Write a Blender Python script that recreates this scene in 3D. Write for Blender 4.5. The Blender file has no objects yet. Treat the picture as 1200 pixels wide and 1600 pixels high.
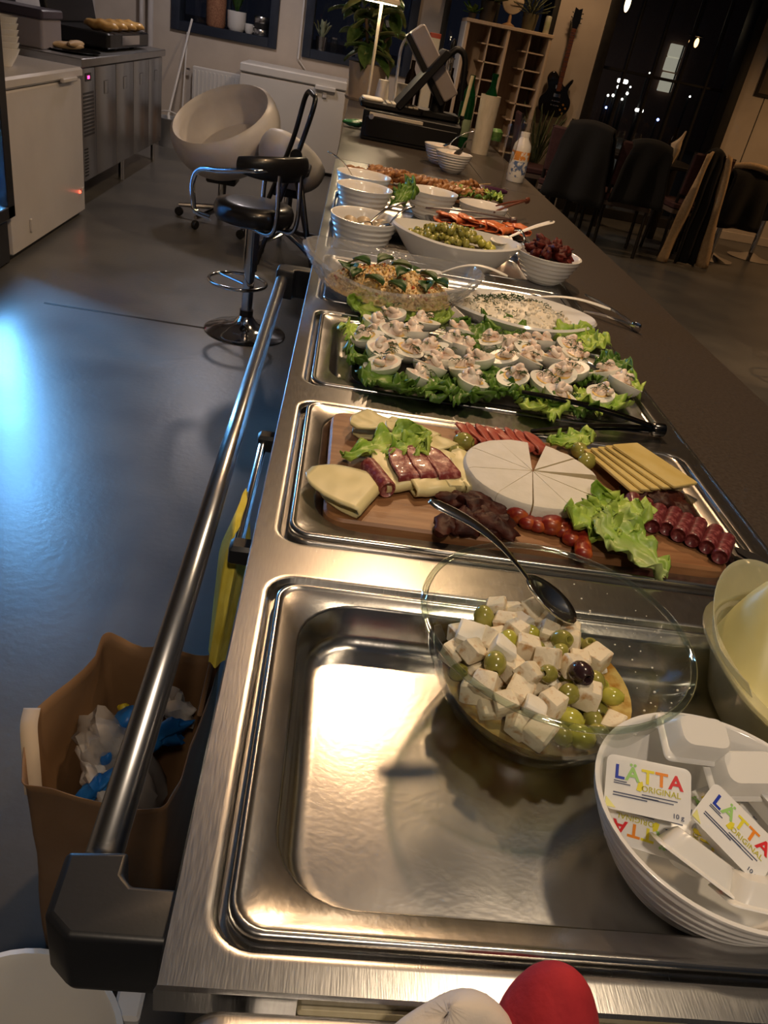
import bpy, bmesh, math, random
from mathutils import Vector, Matrix, noise
PI = math.pi
rnd = random.Random(7)
SC = bpy.context.scene
COL = SC.collection

# ------------------------------------------------------------------ camera
FPX = 1197.0
CAM = Vector((0.0406, -0.2093, 1.337))
RIGHT = Vector((0.98514101, -0.02188304, 0.17034764))
DOWN = Vector((0.1324818, -0.53436964, -0.83480396))
FWD = Vector((0.10929665, 0.84496758, -0.52353035))
cam_data = bpy.data.cameras.new('camera')
cam_data.sensor_fit = 'HORIZONTAL'
cam_data.sensor_width = 36.0
cam_data.lens = 36.0 * FPX / 1200.0
cam_data.clip_start = 0.02
cam = bpy.data.objects.new('camera', cam_data)
COL.objects.link(cam)
cm = Matrix((RIGHT, -DOWN, -FWD)).transposed().to_4x4()
cm.translation = CAM
cam.matrix_world = cm
SC.camera = cam

# ------------------------------------------------------------------ world, lights, exposure
w = bpy.data.worlds.new('night')
SC.world = w
w.use_nodes = True
w.node_tree.nodes['Background'].inputs[0].default_value = (0.010, 0.011, 0.018, 1)
w.node_tree.nodes['Background'].inputs[1].default_value = 0.35
SC.view_settings.view_transform = 'Standard'
SC.view_settings.look = 'None'
SC.view_settings.gamma = 1.0
SC.view_settings.use_curve_mapping = False
SC.view_settings.exposure = 0.78
SC.cycles.use_denoising = True
SC.cycles.sample_clamp_indirect = 6.0
SC.cycles.max_bounces = 10
SC.cycles.transparent_max_bounces = 24

WARM = (1.0, 0.63, 0.33)
def lamp(name, loc, power, color=WARM, radius=0.06, spot=None, blend=0.6, target=None):
    ld = bpy.data.lights.new(name, 'SPOT' if spot else 'POINT')
    ld.energy = power
    ld.color = color
    ld.shadow_soft_size = radius
    if spot:
        ld.spot_size = math.radians(spot)
        ld.spot_blend = blend
    o = bpy.data.objects.new(name, ld)
    o.location = loc
    if target:
        o.rotation_euler = (Vector(target) - Vector(loc)).to_track_quat('-Z', 'Y').to_euler()
    COL.objects.link(o)
    return o
# ceiling spots over the buffet and the bar
def down(name, loc, power, color, radius, cone=150): return lamp(name, loc, power, color, radius, cone, 0.5, (loc[0], loc[1], 0))
down('ceiling_spot_offscreen', (0.37, 2.00, 2.50), 37, (1.0, 0.62, 0.32), 0.05)
down('ceiling_spot_offscreen', (0.66, 0.62, 2.60), 22, (1.0, 0.76, 0.50), 0.06)
down('ceiling_spot_offscreen', (0.55, 3.90, 2.50), 30, (1.0, 0.68, 0.40), 0.05)
down('ceiling_spot_offscreen', (0.40, 6.40, 2.50), 34, (1.0, 0.70, 0.44), 0.06)
# ceiling lamps over the dining room and the kitchen side
lamp('dining_lamp_offscreen', (3.1, 2.7, 2.55), 46, (1.0, 0.64, 0.34), 0.05, 84, 0.22, (3.1, 2.7, 0))
down('dining_lamp_offscreen', (5.2, 6.9, 2.55), 46, (1.0, 0.56, 0.24), 0.10)
down('guitar_wall_lamp_offscreen', (2.0, 7.9, 2.6), 17, (1.0, 0.60, 0.30), 0.10)
down('kitchen_lamp_offscreen', (-1.1, 7.3, 2.6), 32, (1.0, 0.88, 0.86), 0.12)
down('ceiling_spot_offscreen', (0.15, -0.95, 2.55), 30, (1.0, 0.80, 0.60), 0.08)

# ------------------------------------------------------------------ placing helpers
def _ray(px, py):
    return RIGHT * (px - 600.0) + DOWN * (py - 800.0) + FWD * FPX
def at(px, py, z):
    d = _ray(px, py)
    return CAM + d * ((z - CAM.z) / d.z)
def aty(px, py, y):
    d = _ray(px, py)
    return CAM + d * ((y - CAM.y) / d.y)
def atx(px, py, x):
    d = _ray(px, py)
    return CAM + d * ((x - CAM.x) / d.x)

# ------------------------------------------------------------------ materials
MATS = {}
def M(name, c=(0.8, 0.8, 0.8), rough=0.5, metal=0.0, c2=None, scale=30.0, detail=3.0, bump=0.0, bscale=None,
      sss=0.0, spec=0.5, emit=None, es=0.0, coat=0.0, trans=0.0, stretch=None, ramp=(0.35, 0.65), rvar=0.0, voro=False, aniso=0.0):
    if name in MATS:
        return MATS[name]
    m = bpy.data.materials.new(name)
    m.use_nodes = True
    nt = m.node_tree
    b = nt.nodes['Principled BSDF']
    b.inputs['Base Color'].default_value = (*c, 1)
    b.inputs['Roughness'].default_value = rough
    b.inputs['Metallic'].default_value = metal
    b.inputs['Specular IOR Level'].default_value = spec
    b.inputs['Coat Weight'].default_value = coat
    b.inputs['Transmission Weight'].default_value = trans
    b.inputs['Anisotropic'].default_value = aniso
    if sss:
        b.inputs['Subsurface Weight'].default_value = sss
        b.inputs['Subsurface Radius'].default_value = (0.006, 0.005, 0.004)
        b.inputs['Subsurface Scale'].default_value = 1.0
    if emit:
        b.inputs['Emission Color'].default_value = (*emit, 1)
        b.inputs['Emission Strength'].default_value = es
    if c2 or bump or rvar:
        tc = nt.nodes.new('ShaderNodeTexCoord')
        mp = nt.nodes.new('ShaderNodeMapping')
        if stretch:
            mp.inputs['Scale'].default_value = stretch
        nt.links.new(tc.outputs['Object'], mp.inputs['Vector'])
        if voro:
            n = nt.nodes.new('ShaderNodeTexVoronoi'); n.inputs['Scale'].default_value = scale
            fac = n.outputs['Distance']
        else:
            n = nt.nodes.new('ShaderNodeTexNoise'); n.inputs['Scale'].default_value = scale
            n.inputs['Detail'].default_value = detail
            fac = n.outputs['Fac']
        nt.links.new(mp.outputs['Vector'], n.inputs['Vector'])
        if c2:
            r = nt.nodes.new('ShaderNodeValToRGB')
            r.color_ramp.elements[0].position = ramp[0]; r.color_ramp.elements[0].color = (*c, 1)
            r.color_ramp.elements[1].position = ramp[1]; r.color_ramp.elements[1].color = (*c2, 1)
            nt.links.new(fac, r.inputs['Fac'])
            nt.links.new(r.outputs['Color'], b.inputs['Base Color'])
        if rvar:
            mr = nt.nodes.new('ShaderNodeMapRange')
            mr.inputs['To Min'].default_value = max(0.02, rough - rvar); mr.inputs['To Max'].default_value = rough + rvar
            nt.links.new(fac, mr.inputs['Value'])
            nt.links.new(mr.outputs['Result'], b.inputs['Roughness'])
        if bump:
            src = fac
            if bscale:
                n2 = nt.nodes.new('ShaderNodeTexNoise'); n2.inputs['Scale'].default_value = bscale
                n2.inputs['Detail'].default_value = 3.0
                nt.links.new(mp.outputs['Vector'], n2.inputs['Vector'])
                src = n2.outputs['Fac']
            bp = nt.nodes.new('ShaderNodeBump')
            bp.inputs['Strength'].default_value = bump
            bp.inputs['Distance'].default_value = 0.002
            nt.links.new(src, bp.inputs['Height'])
            nt.links.new(bp.outputs['Normal'], b.inputs['Normal'])
    MATS[name] = m
    return m

def GLASS(name, tint=(0.96, 0.98, 0.96), rough=0.02, ior=1.5, bump=0.0, bscale=60.0, milk=0.0, milkc=(0.9, 0.9, 0.88), base=0.035):
    """thin clear glass: straight transmission, Fresnel gloss, optional milky share"""
    if name in MATS:
        return MATS[name]
    m = bpy.data.materials.new(name)
    m.use_nodes = True
    nt = m.node_tree
    for n in list(nt.nodes):
        if n.type != 'OUTPUT_MATERIAL':
            nt.nodes.remove(n)
    out = [n for n in nt.nodes if n.type == 'OUTPUT_MATERIAL'][0]
    tr = nt.nodes.new('ShaderNodeBsdfTransparent'); tr.inputs[0].default_value = (*tint, 1)
    gl = nt.nodes.new('ShaderNodeBsdfGlossy'); gl.inputs['Roughness'].default_value = rough
    lw = nt.nodes.new('ShaderNodeLayerWeight'); lw.inputs['Blend'].default_value = 0.5
    pw = nt.nodes.new('ShaderNodeMath'); pw.operation = 'POWER'; pw.inputs[1].default_value = 4.0
    fr = nt.nodes.new('ShaderNodeMapRange'); fr.inputs['To Min'].default_value = base; fr.inputs['To Max'].default_value = 0.85
    nt.links.new(lw.outputs['Facing'], pw.inputs[0]); nt.links.new(pw.outputs[0], fr.inputs['Value'])
    mx = nt.nodes.new('ShaderNodeMixShader')
    nt.links.new(fr.outputs[0], mx.inputs[0]); nt.links.new(tr.outputs[0], mx.inputs[1]); nt.links.new(gl.outputs[0], mx.inputs[2])
    last = mx
    if milk:
        df = nt.nodes.new('ShaderNodeBsdfDiffuse'); df.inputs[0].default_value = (*milkc, 1)
        m2 = nt.nodes.new('ShaderNodeMixShader'); m2.inputs[0].default_value = milk
        nt.links.new(mx.outputs[0], m2.inputs[1]); nt.links.new(df.outputs[0], m2.inputs[2])
        last = m2
    if bump:
        tc = nt.nodes.new('ShaderNodeTexCoord')
        v = nt.nodes.new('ShaderNodeTexVoronoi'); v.feature = 'DISTANCE_TO_EDGE'; v.inputs['Randomness'].default_value = 1.0; v.inputs['Scale'].default_value = bscale
        nt.links.new(tc.outputs['Object'], v.inputs['Vector'])
        bp = nt.nodes.new('ShaderNodeBump'); bp.inputs['Strength'].default_value = bump; bp.inputs['Distance'].default_value = 0.02
        nt.links.new(v.outputs['Distance'], bp.inputs['Height'])
        if milk:
            mk = nt.nodes.new('ShaderNodeMapRange'); mk.inputs['From Max'].default_value = 0.16; mk.inputs['To Min'].default_value = min(0.9, milk*2.6); mk.inputs['To Max'].default_value = milk*0.5
            nt.links.new(v.outputs['Distance'], mk.inputs['Value']); nt.links.new(mk.outputs[0], m2.inputs[0])
        nt.links.new(bp.outputs['Normal'], gl.inputs['Normal']); nt.links.new(bp.outputs['Normal'], lw.inputs['Normal'])
    nt.links.new(last.outputs[0], out.inputs['Surface'])
    MATS[name] = m
    return m

# ------------------------------------------------------------------ shapes: each returns (verts, faces)
def loft(loops, cap0=True, cap1=True, closed=True):
    n = len(loops[0]); V = [tuple(p) for l in loops for p in l]; F = []
    for i in range(len(loops) - 1):
        for j in range(n if closed else n - 1):
            k = (j + 1) % n
            F.append((i*n + j, i*n + k, (i+1)*n + k, (i+1)*n + j))
    if cap0: F.append(tuple(range(n - 1, -1, -1)))
    if cap1: F.append(tuple((len(loops) - 1)*n + j for j in range(n)))
    return V, F
def rrect(w_, d, r, z, n=5, cx=0.0, cy=0.0):
    pts = []; r = max(min(r, w_/2 - 1e-5, d/2 - 1e-5), 0)
    for qx, qy, a0 in ((1, 1, 0), (-1, 1, PI/2), (-1, -1, PI), (1, -1, 1.5*PI)):
        for i in range(n + 1):
            a = a0 + PI/2*i/n
            pts.append((cx + qx*(w_/2 - r) + r*math.cos(a), cy + qy*(d/2 - r) + r*math.sin(a), z))
    return pts
def rbox(w_, d, h, r=0.01, b=0.004, z0=0.0, n=4, taper=0.0):
    b = min(b, h/2.01)
    return loft([rrect(w_ - 2*b - taper, d - 2*b - taper, max(r - b, 0.0005), z0, n), rrect(w_ - taper, d - taper, r, z0 + b, n),
                 rrect(w_, d, r, z0 + h - b, n), rrect(w_ - 2*b, d - 2*b, max(r - b, 0.0005), z0 + h, n)])
def box(x0, x1, y0, y1, z0, z1, b=0.0):
    if b:
        V, F = rbox(x1 - x0, y1 - y0, z1 - z0, b, b, z0, 2)
        return [(x + (x0 + x1)/2, y + (y0 + y1)/2, z) for x, y, z in V], F
    V = [(x, y, z) for z in (z0, z1) for x, y in ((x0, y0), (x1, y0), (x1, y1), (x0, y1))]
    return V, [(3, 2, 1, 0), (4, 5, 6, 7), (0, 1, 5, 4), (1, 2, 6, 5), (2, 3, 7, 6), (3, 0, 4, 7)]
def circ(r, z, n=32, sx=1.0, sy=1.0, cx=0.0, cy=0.0):
    return [(cx + r*sx*math.cos(2*PI*i/n), cy + r*sy*math.sin(2*PI*i/n), z) for i in range(n)]
def lathe(prof, n=32, sx=1.0, sy=1.0, cap0=True, cap1=True):
    return loft([circ(max(r, 1e-5), z, n, sx, sy) for r, z in prof], cap0, cap1)
def tube(pts, r, n=10, caps=True):
    pts = [Vector(p) for p in pts]
    rs = r if isinstance(r, (list, tuple)) else [r]*len(pts)
    loops = []; t0 = (pts[1] - pts[0]).normalized()
    u = t0.orthogonal().normalized()
    for i, p in enumerate(pts):
        t = (pts[min(i + 1, len(pts) - 1)] - pts[max(i - 1, 0)])
        t = t.normalized() if t.length > 1e-9 else t0
        u = (u - t*u.dot(t)); u = u.normalized() if u.length > 1e-6 else t.orthogonal().normalized()
        v = t.cross(u)
        loops.append([tuple(p + (u*math.cos(2*PI*j/n) + v*math.sin(2*PI*j/n))*rs[i]) for j in range(n)])
    return loft(loops, caps, caps)
def curve(pts, n=8):
    """Catmull-Rom through points"""
    P = [Vector(p) for p in pts]; P = [P[0]*2 - P[1]] + P + [P[-1]*2 - P[-2]]; out = []
    for i in range(1, len(P) - 2):
        a, b, c, d = P[i-1:i+3]
        for k in range(n):
            t = k/n
            out.append(0.5*((2*b) + (c - a)*t + (2*a - 5*b + 4*c - d)*t*t + (3*b - a - 3*c + d)*t**3))
    out.append(P[-2]); return out
def ball(rx, ry, rz, nu=16, nv=10, f=None):
    loops = []
    for i in range(nv + 1):
        a = -PI/2 + PI*i/nv; c = max(math.cos(a), 1e-4)
        loops.append([(rx*c*math.cos(2*PI*j/nu), ry*c*math.sin(2*PI*j/nu), rz*math.sin(a)) for j in range(nu)])
    V, F = loft(loops)
    return ([f(*p) for p in V], F) if f else (V, F)
def grid(nu, nv, f):
    V = [tuple(f(i/(nu-1), j/(nv-1))) for i in range(nu) for j in range(nv)]
    F = [(i*nv + j, (i+1)*nv + j, (i+1)*nv + j+1, i*nv + j+1) for i in range(nu-1) for j in range(nv-1)]
    return V, F
def prism(outline, z0, z1):
    return loft([[(x, y, z0) for x, y in outline], [(x, y, z1) for x, y in outline]])
def disc(nr, na, f):
    """polar sheet: f(r in 0..1, angle) -> point"""
    V = [tuple(f(0.0, 0.0))]; F = []
    for i in range(1, nr + 1):
        for j in range(na): V.append(tuple(f(i/nr, 2*PI*j/na)))
    for j in range(na): F.append((0, 1 + j, 1 + (j+1) % na))
    for i in range(nr - 1):
        for j in range(na):
            a = 1 + i*na; k = (j+1) % na
            F.append((a + j, a + na + j, a + na + k, a + k))
    return V, F
def move(vf, m):
    if not isinstance(m, Matrix): m = Matrix.Translation(Vector(m))
    return [tuple(m @ Vector(p)) for p in vf[0]], vf[1]
def frame(a, b, up=(0, 0, 1)):
    """matrix whose X axis runs from a to b, origin a"""
    a = Vector(a); x = (Vector(b) - a).normalized(); y = Vector(up).cross(x).normalized(); z = x.cross(y)
    m = Matrix((x, y, z)).transposed().to_4x4(); m.translation = a; return m
def XF(loc=(0, 0, 0), rot=(0, 0, 0), s=1.0):
    from mathutils import Euler
    return Matrix.Translation(Vector(loc)) @ Euler(rot).to_matrix().to_4x4() @ Matrix.Scale(s, 4)

class MB:
    def __init__(self): self.V = []; self.F = []; self.I = []
    def add(self, vf, mi=0, m=None):
        if m is not None: vf = move(vf, m)
        k = len(self.V); self.V += vf[0]
        for f in vf[1]: self.F.append(tuple(i + k for i in f)); self.I.append(mi)
        return self
    def build(self, name, mats, parent=None, **kw): return mesh(name, (self.V, self.F), mats, parent, idx=self.I, **kw)

def mesh(name, vf, mats, parent=None, loc=None, rot=None, smooth=38, idx=None, weld=False, solid=0.0, sub=0):
    me = bpy.data.meshes.new(name)
    me.from_pydata(vf[0], [], vf[1])
    if not isinstance(mats, (list, tuple)): mats = [mats]
    for m in mats: me.materials.append(m)
    if idx: me.polygons.foreach_set('material_index', idx)
    bm = bmesh.new(); bm.from_mesh(me)
    if weld: bmesh.ops.remove_doubles(bm, verts=bm.verts, dist=1e-5)
    bmesh.ops.recalc_face_normals(bm, faces=bm.faces)
    bm.to_mesh(me); bm.free()
    if smooth:
        me.polygons.foreach_set('use_smooth', [True]*len(me.polygons))
        if smooth < 180: me.set_sharp_from_angle(angle=math.radians(smooth))
    o = bpy.data.objects.new(name, me)
    COL.objects.link(o)
    if parent is not None: o.parent = parent
    if loc is not None: o.location = loc
    if rot is not None: o.rotation_euler = rot
    if solid:
        s = o.modifiers.new('thickness', 'SOLIDIFY'); s.thickness = solid; s.offset = 0
    if sub:
        s = o.modifiers.new('smooth', 'SUBSURF'); s.levels = sub; s.render_levels = sub
    return o
def tag(o, label, cat, group=None):
    o['label'] = label; o['category'] = cat
    if group: o['group'] = group
    return o
def thing(name, label, cat, loc=(0, 0, 0), rot=(0, 0, 0), group=None):
    o = bpy.data.objects.new(name, None); o.empty_display_size = 0.02
    COL.objects.link(o); o.location = loc; o.rotation_euler = rot if not isinstance(rot, (int, float)) else (0, 0, rot)
    return tag(o, label, cat, group)
def struct(o): o['kind'] = 'structure'; return o
def stuff(o): o['kind'] = 'stuff'; return o
def copy_tree(o, loc=None, rot=None, label=None, scale=None, parent=None, group=None):
    c = o.copy(); COL.objects.link(c); c.parent = parent
    if loc is not None: c.location = loc
    if rot is not None: c.rotation_euler = rot
    if scale is not None: c.scale = (scale,)*3 if isinstance(scale, (int, float)) else scale
    if label: c['label'] = label
    if group: c['group'] = group
    for ch in list(o.children): copy_tree(ch, parent=c)
    return c
def nz(x, y, z=0.0, s=1.0): return noise.noise(Vector((x*s, y*s, z*s)))
FONT_CACHE = {}
def text_vf(s, size, bold=0.0):
    """flat outline of a short piece of lettering as mesh data, base line at origin"""
    cu = bpy.data.curves.new('lettering', 'FONT'); cu.body = s; cu.size = size; cu.offset = bold; cu.resolution_u = 3
    o = bpy.data.objects.new('lettering', cu); COL.objects.link(o)
    dg = bpy.context.evaluated_depsgraph_get(); dg.update()
    me = bpy.data.meshes.new_from_object(o.evaluated_get(dg))
    V = [tuple(v.co) for v in me.vertices]; F = [tuple(p.vertices) for p in me.polygons]
    bpy.data.objects.remove(o); bpy.data.curves.remove(cu); bpy.data.meshes.remove(me)
    return V, F

# ================================================================== THE SETTING
BW = 8.90      # face of the back wall
m_floor = M('polished concrete', (0.085, 0.086, 0.088), 0.33, c2=(0.120, 0.118, 0.112), scale=3.0, detail=8, bump=0.30, bscale=45, rvar=0.06, spec=0.60)
m_wall = M('beige wall paint', (0.50, 0.435, 0.375), 0.8, c2=(0.54, 0.475, 0.41), scale=6, bump=0.1, bscale=90)
m_wall2 = M('grey white wall paint', (0.50, 0.47, 0.46), 0.75, c2=(0.56, 0.53, 0.52), scale=5)
m_ceil = M('plain ceiling paint', (0.34, 0.32, 0.30), 0.85, c2=(0.37, 0.35, 0.33), scale=5)
m_navy = M('dark navy window paint', (0.010, 0.016, 0.032), 0.45, c2=(0.016, 0.024, 0.044), scale=8)
m_blackpaint = M('black painted timber', (0.012, 0.011, 0.010), 0.4, c2=(0.02, 0.018, 0.016), scale=10)
m_pane = GLASS('window pane', (0.72, 0.74, 0.76), 0.01, 1.5)
m_joint = M('dark joint filler', (0.03, 0.03, 0.03), 0.8)

def fl(u, v): return (-3.2 + 11.2*u, -4.0 + 14.0*v, 0.0)
struct(mesh('floor', box(-3.2, 8.0, -4.0, 9.2, -0.1, 0.0), m_floor, smooth=0))
# expansion joint sawn into the concrete
j = mesh('floor_joint', box(-1.27, -0.30, 3.385, 3.402, -0.01, 0.0012), m_joint, bpy.data.objects['floor'], smooth=0)
struct(mesh('ceiling', box(-3.2, 8.0, -4.0, 9.2, 2.9, 3.0), m_ceil, smooth=0))
struct(mesh('wall_left', box(-2.75, -2.6, -4.0, 9.2, 0, 2.9), m_wall2, smooth=0))
struct(mesh('wall_right', box(7.6, 7.75, -4.0, 9.2, 0, 2.9), m_wall, smooth=0))
struct(mesh('wall_front', box(-3.2, 8.0, -4.1, -4.0, 0, 2.9), m_wall, smooth=0))
# back wall with its four window openings
W = {1: (-1.86, -0.81, 1.0, 2.35), 2: (-0.55, 0.56, 0.98, 2.35), 3: (0.80, 1.93, 0.35, 2.6), 4: (2.43, 4.03, 0.0, 2.75)}
mb = MB(); xs = -2.75
for k in (1, 2, 3, 4):
    x0, x1, z0, z1 = W[k]
    mb.add(box(xs, x0, BW, 9.2, 0, 2.9))
    if z0 > 0: mb.add(box(x0, x1, BW, 9.2, 0, z0))
    mb.add(box(x0, x1, BW, 9.2, z1, 2.9)); xs = x1
mb.add(box(xs, 7.75, BW, 9.2, 0, 2.9))
wb = struct(mb.build('wall_back', m_wall, smooth=0))
mesh('panel_joint', box(4.315, 4.323, BW - 0.004, BW + 0.002, 0, 2.9), m_joint, wb, smooth=0)
mesh('corner_pipe', tube([(-2.05, BW - 0.06, 0.0), (-2.05, BW - 0.06, 2.9)], 0.028, 10), m_wall2, wb)
mesh('corner_pipe', tube([(-2.14, BW - 0.06, 0.0), (-2.14, BW - 0.06, 2.9)], 0.02, 10), m_wall2, wb)
struct(mesh('baseboard_back', box(4.03, 7.6, BW - 0.02, BW, 0, 0.09, 0.004), m_wall, smooth=0))

def window(k, mat, fw, mull=(), bars=(), wid=0.03):
    x0, x1, z0, z1 = W[k]
    r = bpy.data.objects.new('window_%d' % k, None); COL.objects.link(r); r.location = ((x0 + x1)/2, BW, z0); struct(r)
    ox, oz = (x0 + x1)/2, z0
    def part(n, a, b, c, d, y0, y1, m): return mesh(n, box(a - ox, b - ox, y0, y1, c - oz, d - oz, 0.004), m, r, smooth=30)
    part('frame_side', x0, x0 + fw, z0, z1, -0.03, 0.26, mat); part('frame_side', x1 - fw, x1, z0, z1, -0.03, 0.26, mat)
    part('sill', x0 + fw, x1 - fw, z0, z0 + fw, -0.03, 0.26, mat); part('head', x0 + fw, x1 - fw, z1 - fw, z1, -0.03, 0.26, mat)
    for x in mull: part('mullion', x - wid/2, x + wid/2, z0 + fw, z1 - fw, 0.19, 0.25, mat)
    for z in bars: part('glazing_bar', x0 + fw, x1 - fw, z - wid/2, z + wid/2, 0.195, 0.245, mat)
    e = [x0 + fw] + list(mull) + [x1 - fw]
    for a, b in zip(e[:-1], e[1:]):
        part('pane', a, b, z0 + fw, z1 - fw, 0.22, 0.226, m_pane)
    return r
window(1, m_navy, 0.085, (-1.33,), ())
window(2, m_navy, 0.085, (0.0,), ())
window(3, m_blackpaint, 0.06, (1.36,), ())
w4 = window(4, m_blackpaint, 0.10, (2.83, 3.13, 3.43, 3.73), (1.42,), 0.028)

# ---------------- night outside the windows
m_asph = M('wet dark asphalt', (0.045, 0.045, 0.047), 0.4, c2=(0.06, 0.06, 0.063), scale=4)
struct(mesh('street_ground', box(-30, 40, 9.2, 70, -0.25, -0.1), m_asph, smooth=0))
m_fac = M('brick facade', (0.16, 0.09, 0.07), 0.9, c2=(0.20, 0.12, 0.09), scale=20)
m_litwin = M('lit window glow', (0.6, 0.6, 0.5), 0.5, emit=(1.0, 0.90, 0.66), es=0.30)
m_bulbw = M('white street bulb', (1, 1, 1), 0.5, emit=(1.0, 0.95, 0.8), es=7.0)
m_bulbb = M('blue street bulb', (0.2, 0.3, 1), 0.5, emit=(0.25, 0.35, 1.0), es=7.0)
m_bulbo = M('amber lantern glow', (1, 0.6, 0.2), 0.5, emit=(1.0, 0.52, 0.18), es=5.0)
t = thing('apartment_house', 'dark brick house across the street with one lit stairwell window', 'building', (8.6, 25.0, -0.1))
mesh('wall', box(-2.6, 3.4, 0, 6, 0, 9.0), m_fac, t, smooth=0)
c = aty(1050, 122, 24.97)
for i, (px, py, hh) in enumerate(((1057, 80, 0.32), (1050, 101, 0.34), (1042, 129, 0.48))):
    p = aty(px, py, 24.9) - Vector((8.6, 25.0, -0.1))
    wn = mesh('stair_window', box(p.x - 0.20, p.x + 0.20, -0.12, 0.0, p.z - hh/2, p.z + hh/2, 0.02), m_litwin, t, smooth=0)
    mesh('window_bar', box(p.x + 0.14, p.x + 0.18, -0.14, -0.10, p.z - hh/2, p.z + hh/2), m_blackpaint, wn, smooth=0)
for i, (px, py, r_, mt, nm, lb) in enumerate(((972, 130, .16, m_bulbw, 'street_light', 'bright square white street light beyond the glazing'),
        (966, 136, .07, m_bulbw, 'street_light', 'small white street light dots beyond the glazing'), (980, 146, .06, m_bulbw, 'street_light', 'small white street light dots beyond the glazing'),
        (958, 149, .06, m_bulbw, 'street_light', 'small white street light dots beyond the glazing'), (950, 149, .05, m_bulbw, 'street_light', 'small white street light dots beyond the glazing'),
        (972, 155, .05, m_bulbw, 'street_light', 'small white street light dots beyond the glazing'), (985, 136, .04, m_bulbw, 'street_light', 'small white street light dots beyond the glazing'),
        (1015, 114, .03, m_bulbw, 'street_light', 'small white street light dots beyond the glazing'), (1078, 151, .04, m_bulbw, 'street_light', 'small white street light dots beyond the glazing'),
        (947, 168, .05, m_bulbb, 'street_light', 'violet blue light low beyond the first glazing field'), (1028, 187, .06, m_bulbb, 'street_light', 'violet blue light low beyond the middle glazing fields'),
        (998, 175, .13, m_bulbw, 'street_light', 'pale lit sign light low beyond the middle glazing'))):
    p = aty(px, py, 23.0)
    t = thing(nm, lb, 'light', (p.x, p.y + .1, -0.1), group='night lights beyond the tall window' if 'dots' in lb else None)
    hz = p.z + 0.1
    mesh('lamp_head', rbox(r_*1.7, r_*.6, r_*.6, .02, .02) if r_ in (.16, .13) else ball(r_*.6, r_*.6, r_*.6, 10, 6), mt, t, loc=(0, -.1, hz))
    mesh('post', tube([(0, 0, 0), (0, 0, max(hz - r_, .05))], 0.03, 6), m_blackpaint, t)
p = aty(1084, 66, 12.5)
t = thing('twin_bulb_reflection', 'amber lantern with two glowing bulbs mirrored in the tall window, modelled beyond it', 'reflection', p)  # lamp reflection in the pane, put in as glowing bulbs behind it
mesh('bulb', ball(0.030, 0.030, 0.060, 12, 8), m_bulbo, t, loc=(-0.042, 0, 0)); mesh('bulb', ball(0.030, 0.030, 0.060, 12, 8), m_bulbo, t, loc=(0.042, 0, 0))
mesh('cable', tube([(0, 0, 0.09), (0, 0, 1.2)], 0.008, 6), m_blackpaint, t); mesh('cap', lathe([(0.10, 0.07), (0.10, 0.09), (0.02, 0.12)], 16), m_blackpaint, t)
p = aty(981, 5, 12.5)
t = thing('tube_reflection', 'slim warm tube lantern mirrored high in the tall window, modelled beyond it', 'reflection', p)  # slim glow mirrored in the glass, added as a bulb behind it
mesh('bulb', ball(0.04, 0.04, 0.11, 12, 8), M('warm lantern glow', (1, 0.8, 0.4), 0.5, emit=(1.0, 0.72, 0.36), es=5.0), t)
mesh('cable', tube([(0, 0, 0.1), (0, 0, 0.9)], 0.008, 6), m_blackpaint, t)

# ================================================================== BUFFET COUNTER AND BAR
ZT = 0.90
m_steel = M('brushed steel', (0.47, 0.462, 0.45), 0.25, 1.0, c2=(0.52, 0.512, 0.50), scale=60, detail=4, bump=0.04, stretch=(14, 1, 1), rvar=0.05)
m_pan = M('scratched pan steel', (0.47, 0.462, 0.45), 0.225, 1.0, c2=(0.53, 0.522, 0.51), scale=14, detail=8, bump=0.05, bscale=200, rvar=0.06)
m_chrome = M('polished chrome', (0.75, 0.75, 0.76), 0.09, 1.0)
m_plastic = M('black moulded plastic', (0.010, 0.011, 0.014), 0.42, bump=0.03, scale=300)
m_bar = M('dark speckled worktop', (0.046, 0.035, 0.028), 0.34, c2=(0.066, 0.052, 0.042), scale=180, detail=2, bump=0.16, bscale=140, spec=0.5)
m_barbody = M('dark stained bar panel', (0.028, 0.022, 0.018), 0.5, c2=(0.04, 0.03, 0.024), scale=3, stretch=(8, 8, 1))
BL, BWd = 3.0, 0.593
t = thing('buffet_counter', 'long brushed steel buffet counter with pan wells and side rail', 'buffet counter', (0, 0, 0))
wells = [0.018 + 0.3965*k for k in range(7)]
WX0, WX1, WD = 0.020, 0.573, 0.345
mb = MB(); mid = []
ys = [0.0] + [wells[k] + WD + (0.3965 - WD)/2 for k in range(6)] + [BL]
for k in range(7):
    y0, y1 = ys[k], ys[k+1]
    cx, cy = (WX0 + WX1)/2, wells[k] + WD/2
    ow = rrect(BWd, y1 - y0, 0.0, ZT, 6, BWd/2, (y0 + y1)/2); o2 = rrect(WX1 - WX0 + .006, WD + .006, .029, ZT, 6, cx, cy)
    def lp(ins, z, r): return rrect(WX1 - WX0 - 2*ins, WD - 2*ins, r, z, 6, cx, cy)
    mb.add(loft([ow, o2, lp(0, ZT, .026), lp(.002, ZT - .0008, .025), lp(.005, ZT - .005, .023), lp(.006, ZT - .013, .022), lp(.022, ZT - .0135, .018), lp(.024, ZT - .06, .02), lp(.05, ZT - .06, .02)], False, True))
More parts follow.
